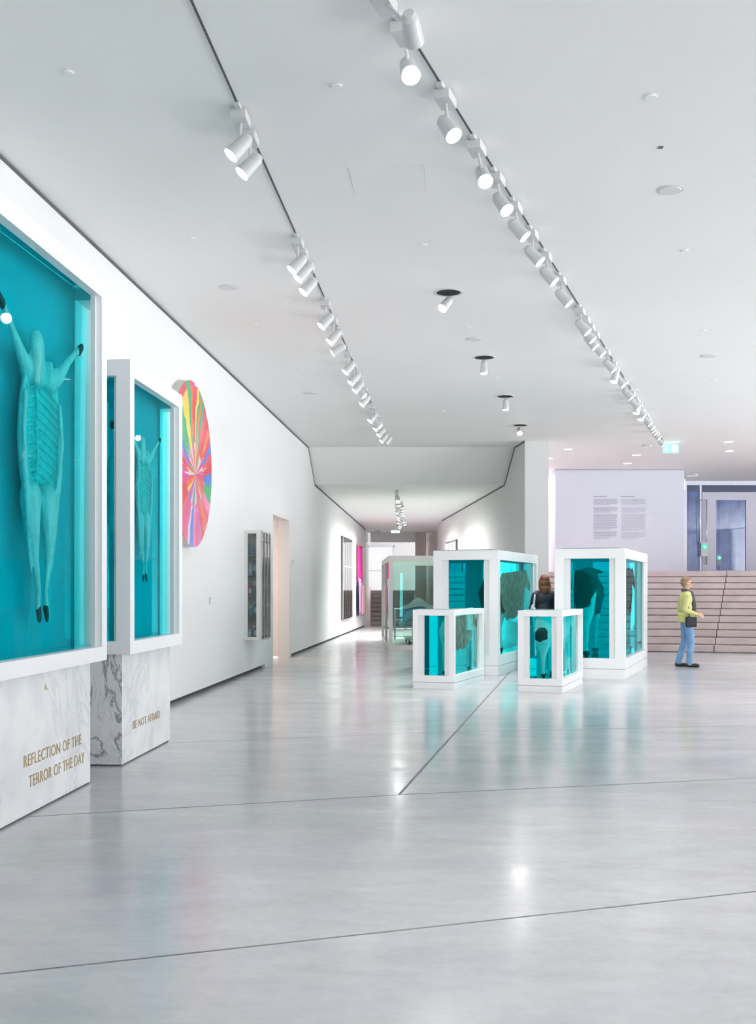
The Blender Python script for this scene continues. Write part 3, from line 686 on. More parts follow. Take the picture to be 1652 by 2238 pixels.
a0, a1 = (ply(63) - Yb) * kk, (ply(184) - Yb) * kk
inscription(p1, 'TERROR OF THE DAY', a0, .176, .108, a1 - a0)
a0, a1 = (ply(96.5) - Yb) * kk, (ply(104) - Yb) * kk
inscription(p1, 'A.', a0, .770, .055, a1 - a0)
a0, a1 = (ply(290) - 8.92) * kk, (ply(349) - 8.92) * kk
inscription(p2, 'BE NOT AFRAID', a0, .262, .098, a1 - a0)

def sheep(root_pt, z, s, label):
    t = empty('flayed_sheep', (root_pt.x, root_pt.y, z), WANG, label, 'animal')
    bm = bmesh.new()
    nz = 26
    for i in range(nz):
        u = i / (nz - 1); zz = -.42 + .92 * u
        hw = .10 + .19 * math.sin(math.pi * min(1, .12 + u * .82)) ** .8
        for k in range(-9, 10):
            a = R(82 * k / 9)
            ell(bm, (-.16 * math.cos(a) * (.5 + hw * 2), hw * math.sin(a), zz), (.022, .026, .03), seg=6)
    for i in range(12):                                             # ribs
        zz = .36 - i * .058; hw = .10 + .19 * math.sin(math.pi * min(1, .12 + ((zz + .42) / .92) * .82)) ** .8
        for sg_ in (-1, 1):
            pts = []
            for k in range(7):
                a = R(6 + 11 * k); pts.append((((-.16 * math.cos(a)) * (.5 + hw * 2) + .036, sg_ * hw * .93 * math.sin(a), zz - .10 * (k / 6) ** 1.2 + .03), .015 - .0006 * k))
            chain(bm, pts, 6)
    for i in range(20): ell(bm, (-.085 + .01 * math.cos(i), 0, .45 - i * .043), (.026, .024, .017), seg=8)      # spine
    chain(bm, [((-.07, 0, .42), .10), ((-.06, -.03, .52), .09), ((-.03, -.06, .60), .085)])    # neck, head fallen aside
    chain(bm, [((-.02, -.07, .60), .085), ((.03, -.10, .46), .06), ((.045, -.12, .36), .042)])
    for sy in (-1, 1):
        chain(bm, [((-.05, sy * .16, .40), .085), ((-.01, sy * .27, .46), .06), ((.0, sy * .40, .58), .034), ((.02, sy * .50, .66), .026), ((.03, sy * .56, .70), .03)])
        chain(bm, [((.02, sy * .25, .25), .025), ((.03, sy * .285, .0), .022), ((.01, sy * .22, -.3), .025), ((0, sy * .16, -.5), .03)])
        chain(bm, [((.0, sy * .27, .05), .026), ((.01, sy * .26, -.18), .034), ((.0, sy * .21, -.42), .036), ((-.01, sy * .18, -.66), .026), ((-.01, sy * .15, -.84), .012)])
        chain(bm, [((-.05, sy * .12, -.38), .12), ((-.02, sy * .13, -.56), .09), ((0, sy * .10, -.76), .042), ((.0, sy * .05, -.96), .028), ((0, sy * .06, -1.06), .03)])
    bmesh.ops.scale(bm, vec=(s, s * 1.12, s), verts=bm.verts[:])
    obj('body', organic_mesh(bm, .0105 * s, 1), M_flesh, t)
    for sy in (-1, 1):
        h = bmesh.new(); chain(h, [((.03 * s, sy * .565 * 1.12 * s, .70 * s), .036 * s), ((.035 * s, sy * .61 * 1.12 * s, .735 * s), .026 * s)]); obj('hoof', h, M_hoof, t, True)
        h = bmesh.new(); chain(h, [((0, sy * .06 * s, -1.07 * s), .034 * s), ((0.02 * s, sy * .065 * s, -1.13 * s), .026 * s)]); obj('hoof', h, M_hoof, t, True)
    return t
sheep(facept(7.36, -.18), 2.44, 1.06, 'flayed sheep with open ribs hung in the largest tank nearest the camera')
sheep(facept(9.72, -.18), 2.31, .70, 'flayed sheep hung in the smaller tank above BE NOT AFRAID')

# ------------------------------------------------------------------ operating room vitrine
def op_vitrine():
    P0 = Vector((.255, 25.8, 0)); W, L, H = 1.75, 5.0, 2.22; rz = math.atan2(.157, 5.06)
    t = empty('operating_vitrine', P0, rz, 'white steel framed glass room holding a draped operating table', 'vitrine')
    bm = bmesh.new(); f = .09
    for x in (0, W - f):
        for y in (0, L - f): box(bm, x, x + f, y, y + f, .0, H)
    for y in (L / 2 - .1,): box(bm, 0, .07, y, y + .2, 0, H); box(bm, W - .07, W, y, y + .2, 0, H)
    for z0, z1 in ((0, .12), (H - .13, H)):
        box(bm, f, W - f, 0, f, z0, z1); box(bm, f, W - f, L - f, L, z0, z1); box(bm, 0, f, f, L - f, z0, z1); box(bm, W - f, W, f, L - f, z0, z1)
    obj('frame', bm, M_cream, t)
    for k in range(7):
        z = .2 + k * .3
        for y in (.045, 2.42, 2.58, L - .05): obj('bolt', cyl(bmesh.new(), (-.004, y, z), (.004, y, z), .012, seg=8), M_steel, t)
        obj('bolt', cyl(bmesh.new(), (.045, -.004, z), (.045, .004, z), .012, seg=8), M_steel, t)
    for k in range(8): obj('bolt', cyl(bmesh.new(), (.12 + k * .22, -.004, H - .065), (.12 + k * .22, .004, H - .065), .012, seg=8), M_steel, t)
    obj('glass_pane', box(bmesh.new(), f, W - f, .04, .052, .12, H - .13), M_glass_g, t)
    obj('glass_pane', box(bmesh.new(), f, W - f, L - .052, L - .04, .12, H - .13), M_glass_g, t)
    for y0, y1 in ((f, L / 2 - .1), (L / 2 + .1, L - f)):
        obj('glass_pane', box(bmesh.new(), .03, .042, y0, y1, .12, H - .13), M_glass_g, t)
        obj('glass_pane', box(bmesh.new(), W - .042, W - .03, y0, y1, .12, H - .13), M_glass_g, t)
    obj('floor_panel', box(bmesh.new(), f, W - f, f, L - f, .02, .10), M_lac2, t)
    obj('top_panel', box(bmesh.new(), f, W - f, f, L - f, H - .04, H - .02), M_glass_g, t)
    Mx = Matrix.Translation(P0) @ Matrix.Rotation(rz, 4, 'Z')
    # table
    tp = Mx @ Vector((.78, 1.5, .10)); o = empty('operating_table', tp, rz, 'grey steel operating table with wheels inside the glass room', 'table')
    obj('table_top', box(bmesh.new(), -.33, .33, -1.0, 1.0, .72, .80), M_greyp, o)
    obj('column', box(bmesh.new(), -.13, .13, -.2, .2, .16, .72), M_lac2, o)
    obj('base', box(bmesh.new(), -.3, .3, -.75, .75, .09, .16), M_steel, o)
    for sx in (-1, 1):
        for sy in (-1, 1):
            lg = obj('wheel', cyl(bmesh.new(), (sx * .25 - .02, sy * .65, .05), (sx * .25 + .02, sy * .65, .05), .05, seg=16), M_black, o)
    # drapes
    M_bl = mat('blue_surgical_cloth', (0.38, 0.62, 0.86), 0.7, noise=0.08, nscale=8, bump=.5, bscale=12)
    M_wh = mat('white_surgical_cloth', (0.86, 0.88, 0.92), 0.7, noise=0.04, nscale=8, bump=.5, bscale=14)
    def drape(w_, l_, zc, hump, drop, seed):
        random.seed(seed); bm = bmesh.new(); n = 28; vs = []
        for j in range(n + 1):
            row = []
            for i in range(n + 1):
                u, v = -1 + 2 * i / n, -1 + 2 * j / n
                x, y = u * w_, v * l_
                ex = max(0, abs(x) - .34); ey = max(0, abs(y) - 1.02)
                z = zc + hump * math.exp(-(x * x) / .06 - ((y + .35) ** 2) / .5) - min(1.2, ex * 3.5) * drop - min(1, ey * 3.5) * drop
                x2 = max(-.36 - ex * .25, min(.36 + ex * .25, x)) + .02 * math.sin(y * 9 + seed); y2 = max(-1.04 - ey * .3, min(1.04 + ey * .3, y)) + .02 * math.sin(x * 11)
                row.append(bm.verts.new((x2, y2, z + .012 * math.sin(7 * x + 5 * y + seed))))
            vs.append(row)
        for j in range(n):
            for i in range(n): bm.faces.new((vs[j][i], vs[j][i + 1], vs[j + 1][i + 1], vs[j + 1][i]))
        return bm
    d = obj('surgical_drape', drape(.55, 1.25, .825, .20, .30, 1), M_bl, None, True, loc=tp, rot=(0, 0, rz)); d.modifiers.new('t', 'SOLIDIFY').thickness = .006
    tag(d, 'pale blue cloth draped over the operating table', 'cloth')
    d = obj('surgical_sheet', drape(.42, 1.1, .875, .24, .12, 2), M_wh, None, True, loc=tp, rot=(0, 0, rz)); d.modifiers.new('t', 'SOLIDIFY').thickness = .006
    tag(d, 'white cloth with red marks lying on the blue drape', 'cloth')
    bm = bmesh.new()
    for k in range(10):
        a = k * .6; ell(bm, (.02 + .05 * math.cos(a), -.62 + .04 * math.sin(a), 1.04 - .004 * k), (.02, .012, .006), seg=8)
    m_ = obj('red_mark', bm, mat('dark_red_print', (.35, .06, .08), .6, noise=.1), d)
    # drip
    q = empty('drip_bag', Mx @ Vector((1.42, 1.0, .10)), rz, 'blue fluid bag hanging at the right post inside the glass room', 'drip bag')
    obj('pole', cyl(bmesh.new(), (0, 0, 0), (0, 0, 1.85), .012, seg=10), M_steel, q)
    obj('bag', ell(bmesh.new(), (-.08, 0, 1.42), (.075, .03, .2)), mat('blue_fluid', (.25, .48, .80), .2, noise=.05), q, True)
    obj('hook', box(bmesh.new(), -.1, .02, -.006, .006, 1.80, 1.82), M_steel, q)
    obj('base', cyl(bmesh.new(), (0, 0, 0), (0, 0, .03), .15), M_steel, q)
    # trolley at the back
    q = empty('instrument_trolley', Mx @ Vector((.6, 3.6, .10)), rz, 'cream instrument trolley with shelves behind the operating table', 'trolley')
    for z in (.25, .5, .8): obj('shelf', box(bmesh.new(), -.3, .3, -.2, .2, z, z + .02), M_steel, q)
    for sx in (-1, 1):
        for sy in (-1, 1): obj('leg', box(bmesh.new(), sx * .29 - .012, sx * .29 + .012, sy * .19 - .012, sy * .19 + .012, 0, .8), M_steel, q)
op_vitrine()

# ------------------------------------------------------------------ things on the left wall
def wall_empty(name, px, z, out, label, cat, group=None):
    P = wallpt(wall_y(px), out); return empty(name, (P.x, P.y, z), WANG, label, cat, group)

# round painting
o = wall_empty('round_painting', 422, 3.046, 0, 'large round painting of bright radiating paint streaks on the left wall', 'painting')
o.location = (*wallpt(14.18, 0).xy, 3.046)
obj('stretcher', cyl(bmesh.new(), (.0, 0, 0), (.115, 0, 0), 1.065, seg=96), mat('pale_linen_edge', (.62, .62, .56), .7, noise=.05), o)
fp = obj('painted_canvas', cyl(bmesh.new(), (.1155, 0, 0), (.122, 0, 0), 1.07, seg=96), M_spin, o)

# medicine cabinet
YC = 18.2; CL = .88; CD = .27; CZ0, CZ1 = .592, 2.408
Pc = wallpt(YC, 0); cab = empty('medicine_cabinet', (Pc.x, Pc.y, CZ0), WANG, 'tall wall hung steel cabinet with glass side and mirrored doors', 'cabinet')
bm = bmesh.new(); H_ = CZ1 - CZ0; f = .055
box(bm, 0, f, 0, .02, 0, H_); box(bm, CD - .07, CD, 0, .02, 0, H_); box(bm, f, CD - .07, 0, .02, 0, .05); box(bm, f, CD - .07, 0, .02, H_ - .05, H_)
box(bm, 0, .012, .02, CL, 0, H_); box(bm, .012, CD - .01, .02, CL, 0, .02); box(bm, .012, CD - .01, .02, CL, H_ - .02, H_); box(bm, .012, CD - .01, CL - .02, CL, .02, H_ - .02)
obj('cabinet_body', bm, M_cream, cab)
obj('glass_side', box(bmesh.new(), f, CD - .07, .006, .012, .05, H_ - .05), thin_glass('bluish_glass', (.82, .92, .94)), cab)
M_door = thin_glass('bronze_tinted_glass', (.62, .54, .48))
for k in range(3):
    y0 = .03 + k * .283
    dr = obj('door', box(bmesh.new(), CD - .008, CD + .012, y0 + .02, y0 + .255, .03, H_ - .03), M_door, cab)
    bm = bmesh.new(); box(bm, CD - .01, CD + .022, y0, y0 + .022, 0, H_); box(bm, CD - .01, CD + .022, y0 + .255, y0 + .275, 0, H_); box(bm, CD - .01, CD + .022, y0 + .022, y0 + .255, 0, .03); box(bm, CD - .01, CD + .022, y0 + .022, y0 + .255, H_ - .03, H_)
    obj('door_frame', bm, M_steel, dr)
    for z in (.1, .56, .9, 1.28, H_ - .1): obj('hinge', box(bmesh.new(), CD + .022, CD + .03, y0 + .225, y0 + .25, z - .02, z + .02), M_greyp, dr)
shz = [.05, .395, .725, 1.07, 1.40]
for z in shz[1:]: obj('shelf', box(bmesh.new(), .014, CD - .02, .022, CL - .022, z - .012, z), mat('tinted_glass_shelf', (.12, .24, .28), .2, noise=.05), cab)
items = {0: [('box', (.45, .62, .60)), ('bottle', (.35, .55, .62)), ('box', (.62, .16, .18))], 1: [('bottle', (.30, .46, .62)), ('bag', (.42, .60, .66)), ('box', (.20, .30, .36))],
         2: [('box', (.62, .12, .15)), ('bottle', (.40, .60, .52)), ('jar', (.20, .26, .32))], 3: [('box', (.62, .68, .72)), ('box', (.14, .18, .22)), ('bottle', (.52, .64, .70))], 4: [('bag', (.26, .36, .66)), ('bag', (.55, .66, .74)), ('bottle', (.22, .34, .60))]}
shn = ['bottom', 'fourth', 'middle', 'second', 'top']
cn = {(.45, .62, .60): 'pale green', (.35, .55, .62): 'blue grey', (.62, .16, .18): 'dull red', (.30, .46, .62): 'slate blue', (.42, .60, .66): 'pale blue', (.20, .30, .36): 'dark grey', (.62, .12, .15): 'red', (.40, .60, .52): 'sea green', (.20, .26, .32): 'near black',
      (.62, .68, .72): 'off white', (.14, .18, .22): 'black', (.52, .64, .70): 'silver blue', (.26, .36, .66): 'deep blue', (.55, .66, .74): 'light blue', (.22, .34, .60): 'navy blue'}
for sh, its in items.items():
    for k, (ty, col) in enumerate(its):
        lx, ly = (.075, .13, .18)[k], (.10, .17, .09)[k] + .02 * sh
        P = wallpt(YC, 0) + Matrix.Rotation(WANG, 3, 'Z') @ Vector((lx, ly, 0)); z = CZ0 + shz[sh] + (.02 - .05 if sh == 0 else 0) + .001
        if sh == 0: z = CZ0 + .021
        mm = mat('%s_packaging' % cn[col].replace(' ', '_'), col, .4, noise=.1, nscale=30)
        o = empty({'box': 'medicine_box', 'bottle': 'medicine_bottle', 'bag': 'sterile_bag', 'jar': 'medicine_jar'}[ty], (P.x, P.y, z), WANG,
                  '%s %s on the %s shelf of the wall cabinet' % (cn[col], {'box': 'carton', 'bottle': 'bottle', 'bag': 'sterile pack', 'jar': 'jar'}[ty], shn[sh]), ty, 'medical supplies in the wall cabinet')
        hh = (.16, .22, .19)[k] + .012 * sh
        if ty == 'box':
            obj('carton', box(bmesh.new(), -.028, .028, -.04, .04, 0, hh), mm, o); obj('printed_label', box(bmesh.new(), -.02, .02, -.0415, -.04, hh * .3, hh * .7), M_lac, o)
        elif ty in ('bottle', 'jar'):
            bm = cyl(bmesh.new(), (0, 0, 0), (0, 0, hh * .65), .03, seg=16); cyl(bm, (0, 0, hh * .65), (0, 0, hh * .8), .03, .014, 16); obj('vessel', bm, mm, o)
            obj('lid', cyl(bmesh.new(), (0, 0, hh * .8), (0, 0, hh), .018, seg=14), M_lac, o)
        else:
            bm = bmesh.new(); ell(bm, (0, 0, hh * .5), (.03, .045, hh * .5)); obj('pouch', bm, mm, o, True); obj('seal', box(bmesh.new(), -.004, .004, -.03, .03, hh * .95, hh * 1.06), M_lac, o)

# mirror strips and banner further along
Y0, Y1 = wall_y(745), wall_y(766)
P = wallpt(Y0, 0); o = empty('strip_mirror', (P.x, P.y, .50), WANG, 'tall panel of five polished mirror strips far along the left wall', 'mirror')
L = (Y1 - Y0) * kk
obj('backing', box(bmesh.new(), 0, .05, 0, L, 0, 2.55), M_gap, o)
for k in range(5): obj('mirror_strip', box(bmesh.new(), .05, .07, k * L / 5 + .045, (k + 1) * L / 5 - .045, .02, 2.53), M_mirror, o)
obj('crossbar', box(bmesh.new(), .07, .085, .0, L, 1.62, 1.65), M_greyp, o)
Y0, Y1 = wall_y(778), wall_y(791); P = wallpt(Y0, 0); L = (Y1 - Y0) * kk
o = empty('textile_banner', (P.x, P.y, .50), WANG, 'long pink patchwork textile hanging beyond the mirror strips', 'banner')
def cloth(y0, y1, z0, z1, out, seed):
    bm = bmesh.new(); n = 14; vs = []
    for j in range(n + 1):
        row = []
        for i in range(7):
            y = y0 + (y1 - y0) * i / 6; z = z0 + (z1 - z0) * j / n
            row.append(bm.verts.new((out + .02 * math.sin(y * 6 + seed + z), y, z + .03 * math.sin(y * 3 + seed) * (j == n))))
        vs.append(row)
    for j in range(n):
        for i in range(6): bm.faces.new((vs[j][i], vs[j][i + 1], vs[j + 1][i + 1], vs[j + 1][i]))
    return bm
for nm, a, b, z0, z1, col, ou in (('magenta_panel', .05, L * .82, 1.15, 2.45, (.80, .03, .30), .06), ('lilac_panel', .15, L * .55, .05, 1.3, (.62, .45, .72), .085), ('salmon_panel', L * .35, L * .95, .02, 1.05, (.86, .42, .46), .11),
                                  ('navy_panel', .0, L * .18, .0, 1.1, (.04, .04, .16), .055), ('teal_panel', L * .8, L * 1.12, .15, .75, (.10, .50, .52), .05)):
    q = obj(nm, cloth(a, b, z0, z1, ou, ord(nm[0])), mat(nm + '_cloth', col, .8, noise=.15, nscale=5), o, True); q.modifiers.new('t', 'SOLIDIFY').thickness = .008
obj('hanging_rod', cyl(bmesh.new(), (.06, -.05, 2.48), (.06, L + .05, 2.48), .02, seg=10), mat('orange_brown_rod', (.5, .22, .10), .5, noise=.1), o)

# picture on the corridor's right wall
YY = 31.6; t_ = (38.0 - 24.9)
def blk(Y, out=0.0): return Vector((3.33 - 1.11 * (Y - 24.9) / 13.1, Y, 0)) + Vector((-.996, -.084, 0)) * out
YA = 1.0; Yn = 3.33 + 24.9 * 1.11 / 13.1
def blk_y(px): return Yn / ((px - CX) / FPX + 1.11 / 13.1)
ya, yb = blk_y(1000), blk_y(977); P = blk(ya)
o = empty('triptych_picture', (P.x, P.y, 1.55), math.atan2(1.11, 13.1), 'dark framed picture of three upright panels on the right corridor wall', 'picture')
LL = (blk(yb) - blk(ya)).length
obj('frame', box(bmesh.new(), -.05, 0, 0, LL, 0, 1.45), M_gap, o)
for k in range(3):
    q = obj('panel', box(bmesh.new(), -.06, -.05, k * LL / 3 + .07, (k + 1) * LL / 3 - .07, .06, 1.39), mat('pale_print', (.72, .72, .76), .4, noise=.06), o)
    bm = bmesh.new()
    for j in range(5): ell(bm, (-.061, k * LL / 3 + .4 + j * .25, .75 + .1 * math.sin(j * 2 + k)), (.003, .1, .16))
    obj('figure_print', bm, mat('grey_figure_print', (.36, .36, .40), .5, noise=.2), q)

# small fittings on the walls
def small(name, px, py, out, sx, sy, sz, m, label, cat, dark=False):
    Y = wall_y(px); z = EYE + (HY - py) * Y / FPX; P = wallpt(Y, 0)
    o = empty(name, (P.x, P.y, z), WANG, label, cat)
    obj('cover', box(bmesh.new(), 0, sx, -sy / 2, sy / 2, -sz / 2, sz / 2), m, o)
    obj('switch_key', box(bmesh.new(), sx, sx + .004, -sy * .3, sy * .3, -sz * .3, sz * .3), M_lac2, o)
    return o
small('wall_socket', 459, 1313, 0, .012, .12, .10, M_greyp, 'white wall socket below the round painting', 'socket')
small('light_switch', 637, 1233, 0, .015, .06, .10, M_greyp, 'light switch just right of the doorway', 'switch')
small('door_sensor', 639, 1227, 0, .03, .06, .06, M_greyp, 'small round sensor above the light switch by the doorway', 'sensor')
small('caption_label', 592, 1311, 0, .004, .18, .12, M_greyp, 'small printed caption between the cabinet and the doorway', 'label')
small('call_button', 635, 1275, 0, .012, .06, .06, M_greyp, 'tiny button on the wall below the light switch', 'switch')

def camera_thing(x, Y, z, rz, label):
    o = empty('security_camera', (x, Y, z), rz, label, 'camera')
    obj('wall_arm', box(bmesh.new(), 0, .28, -.015, .015, -.01, .02), M_greyp, o)
    obj('camera_body', cyl(bmesh.new(), (.18, -.12, .02), (.32, .1, .08), .035, seg=14), M_spot, o)
    obj('camera_lens', cyl(bmesh.new(), (.317, .09, .078), (.336, .125, .088), .033, seg=14), M_black, o)
camera_thing(-.30, 42.9, 1.44 + 121 * 42.9 / 2400, 0, 'security camera at the far end of the left wall')
camera_thing(1.96, 43.7, 1.44 + 121 * 43.7 / 2400, 0, 'security camera beside the taupe pillar')
camera_thing(8.72, 30.95, 1.44 + 246 * 31 / 2400, 0, 'security camera on the corner of the lilac text wall')
def speaker_thing(x, Y, z, label):
    o = empty('wall_speaker', (x, Y, z), 0, label, 'speaker')
    obj('housing', cyl(bmesh.new(), (.06, 0, -.15), (.06, 0, .15), .055, seg=16), M_lac, o); obj('bracket', box(bmesh.new(), -.02, .03, -.02, .02, -.03, .03), M_greyp, o)
speaker_thing(-.5, 42.3, 1.44 + 111 * 42.3 / 2400, 'white wall speaker beside the far left wall camera')
speaker_thing(1.95, 43.8, 1.44 + 109 * 43.8 / 2400, 'white wall speaker beside the taupe pillar')
speaker_thing(8.62, 31.2, 1.44 + 228 * 31.2 / 2400, 'white wall speaker on the corner of the lilac text wall')

# introduction text
def text_column(x0, x1, heading, paras, m, label):
    o = empty('wall_text_column', (0, 30.797, 0), 0, label, 'text')
    k = 30.8 / 2400; X = lambda p: (p - CX) * k; Z = lambda p: EYE + (HY - p) * k
    rnd = random.Random(int(x0))
    def line(bm, xa, xb, y, h):
        x = xa
        while x < xb - .5:
            w_ = min(rnd.uniform(1.6, 5.0), xb - x); box(bm, X(x), X(x + w_), -.002, 0, Z(y) - h * k / 2, Z(y) + h * k / 2); x += w_ + .7
    bm = bmesh.new(); line(bm, x0, x0 + heading, 1085.3, 1.3); obj('heading', bm, M_print, o)
    for ya, yb in paras:
        bm = bmesh.new(); n = max(1, int(round((yb - ya) / 2.05)))
        for i in range(n): line(bm, x0, (x1 if i < n - 1 else x0 + (x1 - x0) * .7) - rnd.uniform(0, 3), ya + 1 + i * 2.05, .75)
        obj('paragraph', bm, m, o)
text_column(1297, 1349.5, 29, [(1090, 1105), (1108, 1120), (1123, 1157), (1160.5, 1174), (1176, 1178)], M_print, 'left column of small grey lettering on the lilac wall')
text_column(1357.5, 1412, 29, [(1090, 1105), (1108, 1120), (1123, 1160), (1163, 1175), (1176.5, 1178.5)], M_print2, 'right column of paler small lettering on the lilac wall')

# ------------------------------------------------------------------ ceiling: tracks and spotlights
ORD = ['first', 'second', 'third', 'fourth', 'fifth', 'sixth', 'seventh', 'eighth', 'ninth', 'tenth', 'eleventh', 'twelfth', 'thirteenth', 'fourteenth', 'fifteenth', 'sixteenth', 'seventeenth', 'eighteenth', 'nineteenth', 'twentieth',
       'twenty-first', 'twenty-second', 'twenty-third', 'twenty-fourth', 'twenty-fifth', 'twenty-sixth', 'twenty-seventh', 'twenty-eighth']
def track(p0, p1, label, wd=.016):
    a, b = Vector(p0), Vector(p1); L = (b - a).length
    o = empty('lighting_track', a, 0, label, 'lighting track')
    o.rotation_mode = 'QUATERNION'; o.rotation_quaternion = (b - a).to_track_quat('Y', 'Z')
    obj('slot', box(bmesh.new(), -wd / 2, wd / 2, 0, L, -.004, .003), M_gap, o)
    obj('rail_edge', box(bmesh.new(), -wd / 2 - .012, -wd / 2, 0, L, -.006, .003), M_spot, o)
    return a, b
HR, HL = .058, .17
def spot_meshes():
    d = {}
    bm = bmesh.new(); box(bm, -.018, .018, -.16, .16, -.03, 0); box(bm, -.055, .05, -.10, .10, -.085, -.02); d['adapter'] = (bm, M_spot)
    bm = bmesh.new(); cyl(bm, (0, 0, -.085), (0, 0, -.15), .012, seg=10); d['stem'] = (bm, M_spot)
    bm = bmesh.new(); cyl(bm, (0, 0, 0), (0, 0, HL), HR, HR * .82, 24, caps=False); cyl(bm, (0, 0, .012), (0, 0, HL), HR * .93, HR * .78, 24, caps=False); cyl(bm, (0, 0, HL), (0, 0, HL + .03), HR * .82, HR * .5, 24)
    d['lamp_head'] = (bm, M_spot)
    bm = bmesh.new(); cyl(bm, (0, 0, .006), (0, 0, .014), HR * .90, seg=24); d['lens'] = (bm, M_lens)
    out = {}
    for k, (bm, m) in d.items():
        bmesh.ops.recalc_face_normals(bm, faces=bm.faces[:]); me = bpy.data.meshes.new(k); bm.to_mesh(me); bm.free(); me.materials.append(m); out[k] = me
    return out
SM = spot_meshes()
SM_off = SM['lens'].copy(); SM_off.materials.clear(); SM_off.materials.append(M_lensoff)
def spot(lens, aim, top, tdir, label, group, power=SPOT_W, col=(1, .985, .96), scale=1.0, on=True, cone=62, adapter=True, name='track_spotlight'):
    """lens = where the lamp's mouth is; top = point of the track above it"""
    lens, aim, top = Vector(lens), Vector(aim).normalized(), Vector(top)
    o = empty(name, top, math.atan2(-tdir[0], tdir[1]) if adapter else 0, label, 'spotlight', group)
    inv = Matrix.Rotation(-o.rotation_euler.z, 4, 'Z')
    if adapter:
        a = bpy.data.objects.new('adapter', SM['adapter']); C.objects.link(a); a.parent = o
    l = inv @ (lens - top); am = inv @ aim
    q = (-am).to_track_quat('Z', 'Y')
    back = l - am * (HL * .55 * scale)
    bm = cyl(bmesh.new(), (0, 0, -.05), back, .011, seg=8); obj('stem', bm, M_spot, o)
    h = bpy.data.objects.new('lamp_head', SM['lamp_head']); C.objects.link(h); h.parent = o; h.location = l; h.rotation_mode = 'QUATERNION'; h.rotation_quaternion = q; h.scale = (scale,) * 3
    n_ = bpy.data.objects.new('lens', SM['lens'] if on else SM_off); C.objects.link(n_); n_.parent = h
    if on and power > 0:
        d = bpy.data.lights.new('lamp_beam', 'SPOT'); d.energy = power; d.color = col; d.spot_size = R(cone); d.spot_blend = .9; d.shadow_soft_size = .06
        s_ = bpy.data.objects.new('lamp_beam', d); C.objects.link(s_); s_.parent = o; s_.location = l + am * .03; s_.rotation_mode = 'QUATERNION'; s_.rotation_quaternion = q
    return o

def nearest(a, b, p):
    d = (b - a).normalized(); return a + d * (p - a).dot(d)

T1 = track(at_h(400, -40, H_MAIN), at_h(846, 957, H_MAIN), 'long straight slot track on the left half of the ceiling')
T2 = track(at_h(865, 25, H_MAIN), at_h(1452, 968, H_MAIN), 'long straight slot track on the right half of the ceiling')
d1 = (T1[1] - T1[0]).normalized(); d2 = (T2[1] - T2[0]).normalized()
L1 = [(504, 340), (528, 380), (637, 591), (650, 609), (662, 639), (702, 714), (720, 748), (726, 772), (754, 814), (766, 838), (775, 855), (797, 866), (790, 885), (808, 921), (831, 933), (819, 939), (827, 952), (833, 965), (842, 970)]
for i, (x, y) in enumerate(L1):
    P = at_h(x, y, H_MAIN - .31); tp = nearest(*T1, P); tp.z = H_MAIN
    aim = (-.62, -.20, -.72) if i not in (7, 11, 14) else ((-.80, -.05, -.5) if i == 7 else (.66, -.2, -.7))
    spot(P, aim, tp, d1, 'white spotlight, %s from the near end of the left track' % ORD[i] if i < 18 else 'unlit white spotlight at the far end of the left track', 'spotlights on the left track', on=i < 18, power=SPOT_W if i < 18 else 0)
L2 = [(905, 92), (898, 165), (992, 297), (1061, 397), (1108, 460), (1148, 518), (1181, 573), (1212, 617), (1244, 664), (1285, 727), (1296, 744), (1302, 759), (1318, 775), (1342, 810), (1341, 835), (1364, 842), (1381, 870), (1396, 892), (1390, 904), (1409, 909), (1400, 918), (1421, 928), (1427, 937), (1430, 943), (1434, 948), (1441, 959), (1450, 973)]
for i, (x, y) in enumerate(L2):
    P = at_h(x, y, H_MAIN - .31); tp = nearest(*T2, P); tp.z = H_MAIN
    aim = (.62, -.19, -.72)
    if i in (1, 3): aim = (.10, -.62, -.66)
    if i in (2, 4): aim = (.38, -.46, -.74)
    if i == 0: aim = (.18, .93, -.33)
    if i in (14, 18, 20): aim = (-.25, -.15, -.9)
    spot(P, aim, tp, d2, 'white spotlight, %s from the near end of the right track' % ORD[i], 'spotlights on the right track', power=380 if i == 0 else (120 if i in (1, 3) else 85), cone=38 if i == 0 else 80)
# corridor track, on the low ceiling
def zlow(Y): return H_LOW0 + (H_LOW1 - H_LOW0) * (Y - 27.2) / 17.0
ca, cb2 = Vector((.49, 28.6, zlow(28.6))), Vector((.80, 43.6, zlow(43.6)))
T3 = track(ca, cb2, 'short slot track on the low corridor ceiling')
d3 = (T3[1] - T3[0]).normalized()
L3 = [(870, 1097), (872, 1106), (880, 1111), (881, 1117), (867.5, 1122), (880.5, 1122.5), (881, 1127.5), (869.6, 1132), (870, 1137), (883.7, 1142), (871, 1145), (885, 1147.5), (874, 1151), (872.5, 1155)]
for i, (x, y) in enumerate(L3):
    Y = 35.0
    for _ in range(20): Y = (zlow(Y) - .30 - EYE) * FPX / (HY - y)
    Y = min(Y, 43.3)
    P = Vector(((x - CX) * Y / FPX, Y, zlow(Y) - .30)); tp = nearest(*T3, P)
    left = x < 874 + (y - 1100) * .08
    aim = (-.30, -.12, -.94) if left else (.30, -.12, -.94)
    if i == 0: aim = (0, -.6, -.7)
    if i == 1: aim = (.1, -.15, -.9)
    spot(P, aim, tp, d3, 'white spotlight, %s from the near end of the corridor track' % ORD[i], 'spotlights on the corridor track', power=8 if i < 2 else SPOT_W * 11, cone=150)
hanging_lamp = spot(Vector((2.6 * 1.0 - 1.27, 44.9, 3.30)), (.5, -.3, -.8), Vector((1.30, 44.9, 4.70)), (0, 1), 'single far spotlight behind the corridor beam', None, adapter=False, name='ceiling_spotlight')

